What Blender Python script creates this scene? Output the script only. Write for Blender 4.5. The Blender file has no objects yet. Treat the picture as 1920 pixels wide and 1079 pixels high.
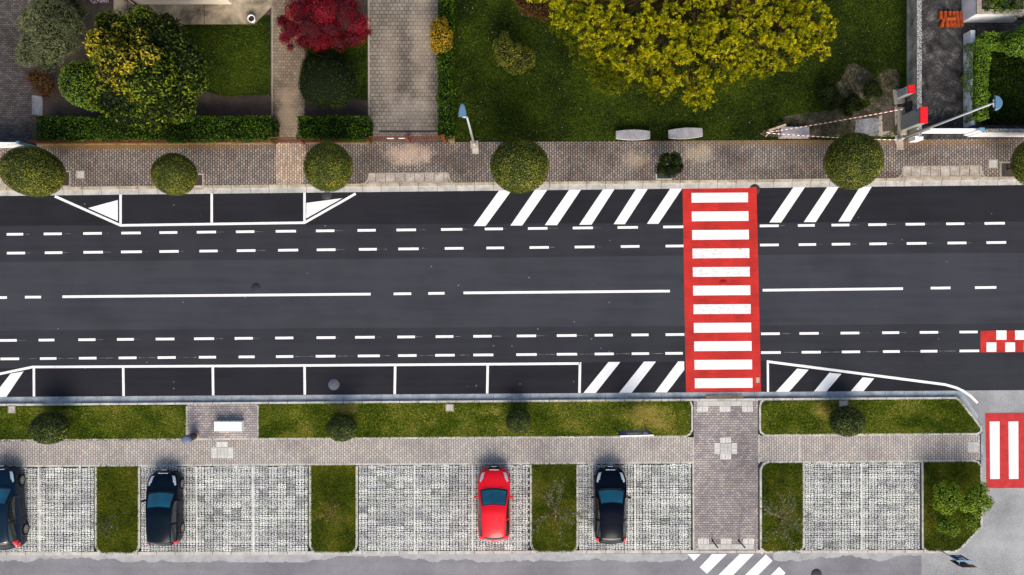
import bpy, math, random
import numpy as np
from mathutils import Vector, Matrix
random.seed(7); RNG = np.random.default_rng(7)
PI = math.pi
SC = bpy.context.scene; COL = SC.collection
H = 42.0; S = 35.0
EL, SUN, ANG, SKY, EXPO = 38., 1.95, 36., .13, .44
def W(px, py, z=0.0):
    """survey point: photo pixel of a point at height z -> metres"""
    k = (1 - z / H) / S
    return Vector(((px - 960) * k, (539.5 - py) * k, z))
def sr(r, g, b):
    f = lambda c: (c / 255 / 12.92) if c / 255 <= .04045 else ((c / 255 + .055) / 1.055) ** 2.4
    return (f(r), f(g), f(b), 1)

# ------------------------------------------------------------------ materials
class NT:
    def __init__(s, name):
        s.m = bpy.data.materials.new(name); s.m.use_nodes = True
        s.t = s.m.node_tree; s.t.nodes.clear()
        s.out = s.t.nodes.new('ShaderNodeOutputMaterial')
        s.p = s.t.nodes.new('ShaderNodeBsdfPrincipled')
        s.t.links.new(s.p.outputs[0], s.out.inputs[0])
        s._pos = None
    def put(s, sock, v):
        if isinstance(v, bpy.types.NodeSocket): s.t.links.new(v, sock)
        elif v is not None:
            if isinstance(v, (tuple, list)) and hasattr(sock, 'default_value') and len(sock.default_value) == 3: v = v[:3]
            sock.default_value = v
    def pos(s):
        if s._pos is None: s._pos = s.t.nodes.new('ShaderNodeNewGeometry').outputs['Position']
        return s._pos
    def obj(s): return s.t.nodes.new('ShaderNodeTexCoord').outputs['Object']
    def mth(s, op, a, b=None, c=None):
        n = s.t.nodes.new('ShaderNodeMath'); n.operation = op
        s.put(n.inputs[0], a); s.put(n.inputs[1], b)
        if c is not None: s.put(n.inputs[2], c)
        return n.outputs[0]
    def sep(s, v):
        n = s.t.nodes.new('ShaderNodeSeparateXYZ'); s.put(n.inputs[0], v); return n.outputs
    def comb(s, x, y, z=0.0):
        n = s.t.nodes.new('ShaderNodeCombineXYZ'); s.put(n.inputs[0], x); s.put(n.inputs[1], y); s.put(n.inputs[2], z); return n.outputs[0]
    def noise(s, scale, detail=3, rough=.55, vec=None, stretch=None, dist=0.0):
        v = vec or s.pos()
        if stretch:
            mp = s.t.nodes.new('ShaderNodeMapping'); s.put(mp.inputs[0], v); mp.inputs['Scale'].default_value = stretch; v = mp.outputs[0]
        n = s.t.nodes.new('ShaderNodeTexNoise'); s.put(n.inputs['Vector'], v)
        n.inputs['Scale'].default_value = scale; n.inputs['Detail'].default_value = detail; n.inputs['Roughness'].default_value = rough
        n.inputs['Distortion'].default_value = dist
        return n.outputs[0]
    def voro(s, scale, feature='F1', vec=None, rnd=1.0):
        n = s.t.nodes.new('ShaderNodeTexVoronoi'); n.feature = feature; s.put(n.inputs['Vector'], vec or s.pos())
        n.inputs['Scale'].default_value = scale; n.inputs['Randomness'].default_value = rnd
        return n.outputs
    def ramp(s, fac, stops, interp='LINEAR'):
        n = s.t.nodes.new('ShaderNodeValToRGB'); s.put(n.inputs[0], fac); n.color_ramp.interpolation = interp
        e = n.color_ramp.elements
        while len(e) > 1: e.remove(e[0])
        e[0].position = stops[0][0]; e[0].color = stops[0][1]
        for p, c in stops[1:]:
            x = e.new(p); x.color = c
        return n.outputs[0]
    def rng(s, v, a, b, c=0.0, d=1.0):
        n = s.t.nodes.new('ShaderNodeMapRange'); s.put(n.inputs[0], v)
        for i, q in enumerate((a, b, c, d)): n.inputs[i + 1].default_value = q
        return n.outputs[0]
    def mix(s, f, a, b, mode='MIX'):
        n = s.t.nodes.new('ShaderNodeMix'); n.data_type = 'RGBA'; n.blend_type = mode
        s.put(n.inputs[0], f); s.put(n.inputs[6], a); s.put(n.inputs[7], b); return n.outputs[2]
    def attr(s, name):
        n = s.t.nodes.new('ShaderNodeAttribute'); n.attribute_name = name; return n.outputs['Fac']
    def bump(s, h, strength=.3, dist=.01):
        n = s.t.nodes.new('ShaderNodeBump'); s.put(n.inputs['Height'], h); n.inputs['Strength'].default_value = strength
        n.inputs['Distance'].default_value = dist; s.t.links.new(n.outputs[0], s.p.inputs['Normal'])
    def fin(s, color, rough=.8, spec=.3, metal=0.0, coat=0.0):
        s.put(s.p.inputs['Base Color'], color); s.put(s.p.inputs['Roughness'], rough)
        s.p.inputs['Specular IOR Level'].default_value = spec; s.p.inputs['Metallic'].default_value = metal
        s.p.inputs['Coat Weight'].default_value = coat; s.p.inputs['Coat Roughness'].default_value = .04
        return s.m

def plain(name, c, rough=.5, spec=.4, metal=0., coat=0., var=.15, vs=6.):
    n = NT(name); v = n.noise(vs, 3)
    d = tuple(x * (1 - var) for x in c[:3]) + (1,); l = tuple(min(1, x * (1 + var)) for x in c[:3]) + (1,)
    return n.fin(n.ramp(v, [(.3, d), (.7, l)]), rough, spec, metal, coat)

def asphalt(name, dark, light, speck=.5, streak=.35):
    n = NT(name)
    a = n.noise(.35, 4, .6); b = n.noise(1.2, 4, .6, stretch=(.12, 2.2, 1)); f = n.noise(28, 2, .7)
    m = n.mth('ADD', n.mth('MULTIPLY', a, .45), n.mth('ADD', n.mth('MULTIPLY', b, streak), n.mth('MULTIPLY', f, .55 - streak * .5)))
    c = n.ramp(m, [(.40, dark), (.64, light)])
    vo = n.voro(2.1); r = n.sep(vo['Color'])
    mask = n.mth('MULTIPLY', n.mth('LESS_THAN', vo['Distance'], .075), n.mth('GREATER_THAN', r[0], 1 - .2 * speck))
    c = n.mix(n.mth('MULTIPLY', mask, .45), c, (.45, .45, .43, 1))
    n.bump(f, .25, .01)
    return n.fin(c, .88, .2)

def cells(n, w, h, rot=False, mortar=.012, stag=.5, vec=None):
    x, y, z = n.sep(vec or n.pos())[:3]
    if rot: x, y = y, x
    yy = n.mth('DIVIDE', y, h); row = n.mth('FLOOR', yy)
    odd = n.mth('MULTIPLY', n.mth('MODULO', n.mth('ABSOLUTE', row), 2.0), stag)
    xx = n.mth('ADD', n.mth('DIVIDE', x, w), odd); cl = n.mth('FLOOR', xx)
    fx = n.mth('FRACT', xx); fy = n.mth('FRACT', yy)
    dx = n.mth('MULTIPLY', n.mth('MINIMUM', fx, n.mth('SUBTRACT', 1.0, fx)), w)
    dy = n.mth('MULTIPLY', n.mth('MINIMUM', fy, n.mth('SUBTRACT', 1.0, fy)), h)
    d = n.mth('MINIMUM', dx, dy); mask = n.rng(d, mortar * .4, mortar * 1.1)
    wn = n.t.nodes.new('ShaderNodeTexWhiteNoise'); wn.noise_dimensions = '2D'; n.put(wn.inputs['Vector'], n.comb(cl, row))
    return wn.outputs['Value'], mask, d

def brick(name, cols, mort, w=.2, h=.11, rot=False, mortar=.014, stain=None, stain_amt=.6, stain_scale=.5, rough=.85, moss=0., spots=()):
    n = NT(name); v, m, d = cells(n, w, h, rot, mortar)
    c = n.ramp(v, [(i / max(1, len(cols)), k) for i, k in enumerate(cols)], 'CONSTANT')
    g = n.noise(9, 3); c = n.mix(.35, c, n.mix(g, (.25, .25, .25, 1), (.8, .8, .8, 1)), 'SOFT_LIGHT')
    c = n.mix(m, mort, c)
    if stain:
        s1 = n.rng(n.noise(stain_scale, 4, .6, dist=.4), .42, .66); c = n.mix(n.mth('MULTIPLY', s1, stain_amt), c, stain, 'MULTIPLY')
    if moss:
        s2 = n.rng(n.noise(1.3, 4, .65), .6, .72); c = n.mix(n.mth('MULTIPLY', s2, moss), c, (.03, .045, .008, 1))
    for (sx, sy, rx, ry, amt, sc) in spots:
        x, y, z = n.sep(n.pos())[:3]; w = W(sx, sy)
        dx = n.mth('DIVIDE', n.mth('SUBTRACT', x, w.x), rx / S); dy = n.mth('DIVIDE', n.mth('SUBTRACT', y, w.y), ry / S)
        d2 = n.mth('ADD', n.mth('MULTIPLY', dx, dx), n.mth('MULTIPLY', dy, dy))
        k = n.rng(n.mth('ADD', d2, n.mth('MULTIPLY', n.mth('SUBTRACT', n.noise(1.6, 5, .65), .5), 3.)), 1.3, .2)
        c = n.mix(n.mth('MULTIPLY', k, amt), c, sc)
    n.bump(m, .4, .01)
    return n.fin(c, rough, .25)

def concrete(name, a, b, scale=1.2, rough=.85, joint=None, jcol=(.03, .03, .03, 1), fine=.4, rot=False):
    n = NT(name); v = n.noise(scale, 5, .62, dist=.3); f = n.noise(18, 3, .7)
    c = n.ramp(n.mth('ADD', n.mth('MULTIPLY', v, 1 - fine), n.mth('MULTIPLY', f, fine)), [(.36, a), (.64, b)])
    if joint:
        _, m, d = cells(n, joint, 500., rot, .02, 0.); c = n.mix(m, jcol, c)
    n.bump(f, .15, .005)
    return n.fin(c, rough, .25)

def grassmat(name, stops, base_scale=.5, spots=()):
    n = NT(name); a = n.noise(base_scale, 4, .65); b = n.noise(7, 4, .7); r = n.attr('rnd')
    m = n.mth('ADD', n.mth('MULTIPLY', a, .75), n.mth('ADD', n.mth('MULTIPLY', b, .3), n.mth('MULTIPLY', r, .3)))
    for (sx, sy, rx, ry, amt) in spots:
        x, y, z = n.sep(n.pos())[:3]; w = W(sx, sy)
        dx = n.mth('DIVIDE', n.mth('SUBTRACT', x, w.x), rx / S); dy = n.mth('DIVIDE', n.mth('SUBTRACT', y, w.y), ry / S)
        d2 = n.mth('ADD', n.mth('MULTIPLY', dx, dx), n.mth('MULTIPLY', dy, dy))
        m = n.mth('ADD', m, n.mth('MULTIPLY', n.rng(n.mth('ADD', d2, n.mth('MULTIPLY', n.mth('SUBTRACT', n.noise(2.2, 5, .65), .5), 3.)), 1.4, .1), amt))
    return n.fin(n.ramp(m, stops), .9, .1)

def leafmat(name, stops, rough=.55, spec=.35, transl=.25):
    n = NT(name); r = n.attr('rnd'); v = n.noise(1.6, 2, vec=n.obj())
    c = n.ramp(n.mth('ADD', n.mth('MULTIPLY', r, .8), n.mth('MULTIPLY', n.mth('SUBTRACT', v, .5), .6)), stops)
    n.fin(c, rough, spec)
    tr = n.t.nodes.new('ShaderNodeBsdfTranslucent'); n.put(tr.inputs[0], c)
    mx = n.t.nodes.new('ShaderNodeMixShader'); mx.inputs[0].default_value = transl
    n.t.links.new(n.p.outputs[0], mx.inputs[1]); n.t.links.new(tr.outputs[0], mx.inputs[2]); n.t.links.new(mx.outputs[0], n.out.inputs[0])
    return n.m

def speckle(name, a, b, scale=30, th=(.45, .55)):
    n = NT(name); f = n.noise(scale, 3, .7); return n.fin(n.ramp(f, [(th[0], a), (th[1], b)]), .9, .2)

def cobble():
    n = NT('joint_earth')
    return n.fin(n.ramp(n.noise(1.1, 5, .7), [(.42, (.032, .034, .026, 1)), (.56, (.048, .070, .018, 1)), (.70, (.08, .125, .025, 1))]), .95, .1)
def stonemat():
    n = NT('pale_paver_stone'); r = n.attr('rnd'); f = n.noise(1.1, 4, .6); g = n.noise(14, 3, .7)
    m = n.mth('ADD', r, n.mth('ADD', n.mth('MULTIPLY', n.mth('SUBTRACT', f, .5), .9), n.mth('MULTIPLY', n.mth('SUBTRACT', g, .5), .3)))
    return n.fin(n.ramp(m, [(0, (.27, .275, .28, 1)), (.3, (.44, .445, .45, 1)), (.6, (.66, .66, .655, 1)), (1, (.84, .84, .81, 1))]), .85, .2)

MT = {}
def mats():
    M = MT
    M['asph_mid'] = asphalt('asphalt_centre_lane', (.028, .029, .038, 1), (.048, .050, .062, 1))
    M['asph_out'] = asphalt('asphalt_bike_lane', (.019, .0195, .026, 1), (.034, .035, .044, 1))
    M['asph_park'] = asphalt('asphalt_new_bay', (.010, .010, .0135, 1), (.020, .020, .026, 1))
    M['asph_side'] = asphalt('asphalt_worn_grey', (.20, .205, .215, 1), (.46, .465, .47, 1), .3, .05)
    M['asph_bot'] = asphalt('asphalt_grey_lane', (.14, .14, .155, 1), (.27, .27, .29, 1), .4, .15)
    n = NT('road_paint_white'); w = n.rng(n.noise(5, 5, .7), .3, .45); f = n.noise(2, 2)
    M['paint'] = n.fin(n.mix(w, (.70, .70, .70, 1), (.88, .88, .87, 1)), .6, .3)
    n = NT('road_paint_scuffed'); w = n.rng(n.noise(3, 6, .75, stretch=(1, 2.5, 1)), .36, .5)
    M['paint_worn'] = n.fin(n.mix(w, (.52, .52, .54, 1), (.85, .85, .84, 1)), .6, .3)
    n = NT('faint_setting_out_line'); w = n.rng(n.noise(2.5, 4, .7), .42, .6)
    M['chalk'] = n.fin(n.mix(w, (.05, .05, .055, 1), (.30, .30, .30, 1)), .8)
    n = NT('road_paint_red'); a = n.noise(.9, 4, .65); b = n.noise(6, 3, stretch=(.3, 2, 1))
    M['red'] = n.fin(n.ramp(n.mth('ADD', n.mth('MULTIPLY', a, .7), n.mth('MULTIPLY', b, .3)), [(.35, (.34, .018, .015, 1)), (.62, (.60, .028, .020, 1))]), .7, .25)
    M['red2'] = plain('road_paint_red_side', (.50, .035, .035, 1), .7, .2, var=.18, vs=3)
    M['gutter'] = concrete('gutter_concrete', (.15, .19, .23, 1), (.44, .47, .49, 1), 1.6, joint=1.0, jcol=(.20, .21, .22, 1))
    M['gutter_top'] = concrete('gutter_concrete_pale', (.30, .30, .30, 1), (.62, .60, .56, 1), 1.6, joint=1.0, jcol=(.20, .19, .18, 1))
    M['kerb'] = concrete('kerb_stone', (.34, .32, .29, 1), (.66, .64, .58, 1), 2.2, joint=1.0, jcol=(.10, .09, .07, 1))
    M['kerb_old'] = concrete('kerb_stone_weathered', (.25, .20, .14, 1), (.58, .52, .40, 1), 2.2, joint=1.0, jcol=(.08, .06, .04, 1))
    M['divider'] = concrete('bay_divider_stone', (.50, .49, .45, 1), (.78, .77, .72, 1), 2.2)
    M['kerb_v'] = concrete('kerb_stone_edge', (.34, .32, .28, 1), (.62, .60, .54, 1), 2.2, joint=1.0, jcol=(.10, .09, .07, 1), rot=True)
    M['cobble'] = cobble()
    up = [sr(146,134,125), sr(134,124,118), sr(156,143,132), sr(127,118,114), sr(150,130,122), sr(142,136,131), sr(160,149,136)]
    M['brick_up'] = brick('brown_pavement_brick', up, (.035, .03, .026, 1), .2, .125, True, .024, (.48, .44, .42, 1), .8, .4, moss=.1, spots=[(768, 292, 46, 20, .42, sr(226, 196, 172)), (690, 305, 40, 24, .45, sr(50, 42, 36)), (860, 300, 50, 22, .35, sr(60, 52, 46)), (300, 276, 260, 5, .75, sr(120, 92, 44)), (1560, 268, 360, 6, .6, sr(128, 98, 50)), (150, 276, 90, 6, .6, sr(120, 88, 40)), (1190, 300, 26, 18, .3, sr(208, 186, 160)), (1310, 290, 30, 20, .3, sr(212, 190, 160)), (640, 345, 60, 8, .5, sr(60, 52, 44)), (1650, 330, 60, 10, .3, sr(70, 60, 50))])  # dark spots either side of the tan drive put tree shadow into the colour
    up2 = [sr(196,172,150), sr(182,162,144), sr(208,184,160), sr(172,152,136)]
    M['brick_pale'] = brick('pale_pavement_brick', up2, (.06, .045, .03, 1), .2, .125, True, .016, (.5, .47, .45, 1), .8, .6)
    lo = [sr(184,177,171), sr(176,171,168), sr(192,184,172), sr(180,172,165), sr(196,188,175), sr(170,165,164), sr(188,174,166)]
    M['brick_lo'] = brick('lilac_grey_pavement_brick', lo, (.10, .09, .08, 1), .205, .125, True, .016, (.60, .57, .56, 1), .6, .5)
    M['brick_lo_h'] = brick('lilac_grey_path_brick', [sr(168,159,157), sr(158,151,152), sr(178,167,159), sr(162,153,150), sr(184,173,164), sr(151,144,146)], (.075, .065, .065, 1), .19, .12, False, .014, (.50, .50, .54, 1), .7, .45)
    M['brick_dark'] = brick('dark_drive_brick', [sr(92,86,86), sr(78,72,74), sr(104,96,92), sr(86,78,76)], (.02, .018, .016, 1), .2, .1, False, .016, (.35, .33, .33, 1), .7, .5)
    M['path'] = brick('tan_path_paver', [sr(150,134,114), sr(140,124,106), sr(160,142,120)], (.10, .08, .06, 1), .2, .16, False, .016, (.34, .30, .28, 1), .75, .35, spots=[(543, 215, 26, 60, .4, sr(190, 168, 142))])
    M['drive'] = brick('tan_drive_paver', [sr(140,131,120), sr(133,125,116), sr(149,140,128)], (.06, .05, .04, 1), .24, .2, False, .018, (.36, .33, .32, 1), .7, .3, moss=.12, spots=[(770, 215, 50, 36, .3, sr(192, 176, 160)), (790, 80, 22, 120, .25, sr(196, 178, 156)), (730, 120, 18, 80, .2, sr(196, 178, 156))])
    n = NT('herringbone_drive'); x, y, z = n.sep(n.pos())[:3]
    ax = n.mth('ABSOLUTE', n.mth('SUBTRACT', x, 22.7)); di = n.mth('ADD', y, n.mth('MULTIPLY', ax, .72))
    v = n.comb(di, n.mth('SUBTRACT', ax, n.mth('MULTIPLY', y, .5)), 0.0); val, m, d = cells(n, .22, .55, False, .014, .5, v)
    c = n.ramp(n.mth('ADD', n.mth('MULTIPLY', val, .07), n.mth('MULTIPLY', n.noise(1.2, 7, .75, dist=.5), .9)), [(.36, sr(32, 31, 32)), (.52, sr(70, 68, 68)), (.66, sr(128, 124, 120))])
    M['herring'] = n.fin(n.mix(m, (.012, .011, .01, 1), c), .85, .2)
    M['ground'] = concrete('bare_ground', (.09, .085, .07, 1), (.16, .15, .12, 1), .4)
    M['soil'] = concrete('garden_soil', sr(44, 36, 30), sr(92, 80, 72), .9, fine=.55)
    n = NT('leaf_litter_soil'); a = n.noise(2.2, 5, .7); b = n.noise(22, 3, .8)
    M['litter'] = n.fin(n.ramp(n.mth('ADD', n.mth('MULTIPLY', a, .5), n.mth('MULTIPLY', b, .5)), [(.36, sr(32, 30, 20)), (.5, sr(70, 64, 50)), (.66, sr(138, 130, 112))]), .95, .1)
    M['lawn_up'] = grassmat('dark_garden_grass', [(.40, sr(15, 23, 5)), (.6, sr(36, 52, 9)), (.85, sr(82, 96, 20))], .3)  # dark green grass colour of the upper gardens
    M['lawn_lo'] = grassmat('verge_grass', [(.42, sr(36, 52, 6)), (.57, sr(68, 88, 12)), (.72, sr(102, 112, 24)), (.92, sr(176, 156, 80))], .45, [(1215, 780, 60, 22, .22), (650, 765, 22, 12, .25), (130, 775, 14, 9, .25), (1550, 775, 26, 12, .2), (1080, 800, 40, 12, .12), (915, 770, 30, 10, .14), (1700, 790, 40, 12, -.08), (540, 795, 30, 16, -.1), (760, 790, 40, 14, -.06)])
    M['lawn_isl'] = grassmat('island_grass', [(.42, sr(32, 46, 6)), (.58, sr(62, 80, 10)), (.76, sr(98, 100, 22)), (.95, sr(150, 130, 54))], .7)
    M['terrace'] = concrete('stained_terrace_slab', sr(84, 78, 66), sr(196, 178, 152), .9, joint=4.1, jcol=(.03, .025, .02, 1), fine=.2)
    M['cream'] = plain('cream_render', (.80, .74, .62, 1), .8, .2, var=.05)
    M['whitewall'] = concrete('white_render', (.62, .63, .66, 1), (.86, .86, .88, 1), 1.5, fine=.2)
    M['oldconc'] = concrete('lichen_concrete', sr(96, 90, 78), sr(204, 198, 184), 1.6, fine=.3)
    M['conc'] = concrete('pale_concrete', sr(140, 128, 112), sr(186, 176, 162), 1.8)
    M['conc_dk'] = concrete('grey_screed', sr(96, 96, 100), sr(150, 150, 154), 1.8)
    M['slab'] = concrete('grey_stone', sr(118, 116, 122), sr(172, 170, 174), 2.5, fine=.5)
    M['slab_pale'] = concrete('pale_stone_edge', sr(180, 178, 176), sr(222, 220, 216), 2.5)
    M['speck'] = speckle('speckled_coping', sr(50, 48, 48), sr(190, 188, 184), 22)
    M['tact'] = concrete('white_tactile_slab', (.66, .64, .60, 1), (.84, .83, .79, 1), 2.5)
    M['tactg'] = concrete('grey_tactile_slab', (.40, .39, .37, 1), (.62, .60, .56, 1), 2.5)
    M['ramp'] = concrete('ramp_slab', sr(120, 108, 96), sr(200, 190, 178), 2.4, joint=.52, jcol=(.07, .06, .05, 1), fine=.5)
    M['man_dark'] = plain('asphalt_dusted_iron', (.040, .042, .055, 1), .8, .2, .2); M['redm'] = plain('red_painted_iron', (.46, .026, .022, 1), .7, .2, .15)
    M['iron'] = plain('manhole_iron', (.055, .055, .065, 1), .7, .3, .3, vs=12)
    M['iron_blue'] = plain('pale_manhole_iron', (.13, .14, .17, 1), .7, .3, .1, vs=12)
    M['rust'] = plain('red_brown_iron', sr(104, 54, 38), .6, .3, var=.3, vs=9)
    M['wallbrown'] = concrete('low_wall_top', sr(84, 66, 44), sr(150, 126, 90), 2.)
    M['black'] = plain('black_rubber', (.012, .012, .013, 1), .75, .2)
    M['dark'] = plain('dark_metal', (.03, .035, .04, 1), .45, .4, vs=10)
    M['steel'] = plain('galvanised_steel', (.52, .54, .56, 1), .4, .5, .3, var=.08)
    M['lamphead'] = plain('lamp_housing', (.20, .36, .52, 1), .25, .6, .55, var=.06)  # blue of the reflected sky put into the housing colour
    M['bark'] = concrete('bark', sr(58, 46, 36), sr(104, 88, 70), 6)
    M['bark_red'] = concrete('pine_bark', sr(48, 32, 16), sr(92, 64, 34), 6)
    M['wood'] = concrete('raw_timber', sr(150, 132, 108), sr(206, 190, 166), 6)
    M['white_pl'] = plain('white_precast', (.88, .89, .90, 1), .6, .3, var=.02)
    M['cab'] = plain('grey_cabinet', (.30, .31, .30, 1), .5, .3, var=.08)
    M['cab_pale'] = plain('pale_cabinet', (.62, .66, .68, 1), .45, .4, var=.08)
    M['cabred'] = plain('red_cabinet_roof', (.78, .010, .015, 1), .5, .4, var=.06)
    M['bluep'] = plain('blue_sticker', (.01, .06, .45, 1), .5, .4)
    M['signblue'] = plain('sign_blue', (.006, .05, .26, 1), .4, .5, var=.1)
    M['signedge'] = plain('sign_edge_aluminium', (.25, .50, .68, 1), .3, .5, .5)
    M['signwhite'] = plain('sign_white', (.8, .85, .9, 1), .5, .3, var=.03)
    n = NT('terracotta'); a = n.noise(4, 4, .6, vec=n.obj()); M['terra'] = n.fin(n.ramp(a, [(.3, sr(128, 54, 24)), (.7, sr(190, 86, 42))]), .85, .2)
    M['tape_w'] = plain('tape_white', (.82, .80, .80, 1), .5, .3, var=.03); M['tape_r'] = plain('tape_red', (.40, .06, .10, 1), .5, .3, var=.05)
    M['glass'] = plain('sky_reflection_glass', (.002, .13, .20, 1), .08, .8, .25, .6, var=.25, vs=2.5)  # teal base puts the sky's reflection into the windscreen colour
    M['glass_side'] = plain('dark_side_glass', (.010, .016, .018, 1), .06, .8, .0, 1.)
    M['trim'] = plain('black_trim', (.006, .009, .016, 1), .3, .4)
    M['p_red'] = plain('red_paint', (.80, .002, .014, 1), .35, .3, 0, .3, var=.04)
    M['p_blue'] = plain('sky_navy_paint', (.001, .006, .014, 1), .25, .12, 0, .05, var=.1)  # navy tone puts reflected sky into the dark car paint
    M['p_blue2'] = plain('sky_blue_black_paint', (.002, .014, .034, 1), .25, .18, .0, .1, var=.1)  # bluish tone again carries reflected sky in the paint colour
    M['p_black'] = plain('black_paint', (.001, .003, .009, 1), .25, .12, 0, .05, var=.1)
    M['chrome'] = plain('headlight_glass', (.66, .74, .78, 1), .12, .8, .4, .8, var=.25, vs=20)
    M['tail'] = plain('tail_lamp_red', (.70, .01, .012, 1), .2, .6, 0, .8)
    M['rim'] = plain('alloy', (.42, .40, .40, 1), .35, .5, .6)
    L = leafmat
    M['l_dome'] = L('clipped_holm_leaf', [(0, sr(24, 38, 10)), (.45, sr(66, 80, 16)), (.78, sr(128, 128, 28)), (1, sr(220, 204, 84))], transl=.03)
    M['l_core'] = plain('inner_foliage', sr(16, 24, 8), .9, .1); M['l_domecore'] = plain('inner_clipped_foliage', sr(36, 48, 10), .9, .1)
    M['l_dark'] = L('dark_gloss_leaf', [(0, sr(12, 24, 4)), (.42, sr(34, 52, 8)), (.68, sr(84, 104, 12)), (.88, sr(140, 150, 24)), (1, sr(170, 176, 60))], .6, .18)  # ramp weighted dark to paint shadow between the leaf clusters
    M['l_vdark'] = L('deep_green_leaf', [(0, sr(16, 26, 6)), (.6, sr(38, 54, 12)), (1, sr(100, 108, 34))], .65, .15)
    M['l_hedge'] = L('hedge_leaf', [(0, sr(12, 26, 4)), (.5, sr(46, 78, 8)), (.82, sr(108, 142, 20)), (1, sr(166, 188, 50))], .6, .15)
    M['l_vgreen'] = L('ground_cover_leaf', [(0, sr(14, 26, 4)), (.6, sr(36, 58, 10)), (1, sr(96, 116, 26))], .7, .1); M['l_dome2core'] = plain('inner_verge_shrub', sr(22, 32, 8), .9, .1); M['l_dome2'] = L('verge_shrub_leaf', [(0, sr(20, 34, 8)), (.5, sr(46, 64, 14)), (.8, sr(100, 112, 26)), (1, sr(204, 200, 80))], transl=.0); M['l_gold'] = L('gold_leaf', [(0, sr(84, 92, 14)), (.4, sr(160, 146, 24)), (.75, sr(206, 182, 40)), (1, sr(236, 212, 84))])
    M['l_lime'] = L('lime_leaf', [(0, sr(60, 90, 14)), (.6, sr(120, 154, 30)), (1, sr(160, 186, 60))])
    M['l_olive'] = L('olive_leaf', [(0, sr(34, 42, 24)), (.5, sr(86, 94, 58)), (1, sr(156, 160, 112))])
    M['l_wisp'] = L('sparse_olive_leaf', [(0, sr(80, 94, 56)), (.5, sr(136, 146, 100)), (1, sr(190, 194, 150))])
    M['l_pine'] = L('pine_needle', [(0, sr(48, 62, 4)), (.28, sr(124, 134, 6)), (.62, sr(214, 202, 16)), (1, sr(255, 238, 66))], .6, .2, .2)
    M['l_pinedark'] = L('painted_shade_needle', [(0, sr(30, 38, 6)), (.5, sr(58, 66, 10)), (1, sr(104, 106, 18))], .7, .1, .1)  # shade of the crown's inner gaps put into a darker needle colour
    M['l_pinelow'] = L('inner_pine_needle', [(0, sr(56, 66, 6)), (.5, sr(112, 120, 12)), (1, sr(176, 174, 26))], .6, .2, .3)  # duller needle copy for low boughs, their shade put into the colour
    M['l_maple'] = L('crimson_leaf', [(0, sr(56, 1, 12)), (.5, sr(122, 4, 27)), (1, sr(188, 20, 46))], .6, .2, .25)
    M['l_rustb'] = L('russet_leaf', [(0, sr(44, 26, 10)), (.6, sr(110, 62, 24)), (1, sr(120, 110, 34))])
    M['l_yel'] = L('yellow_shrub_leaf', [(0, sr(96, 82, 12)), (.5, sr(184, 150, 20)), (1, sr(230, 188, 40))])
    M['l_straw'] = L('straw_leaf', [(0, sr(80, 74, 24)), (1, sr(190, 170, 90))]); M['l_lilac'] = plain('pale_petal', sr(190, 170, 180), .8)

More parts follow.
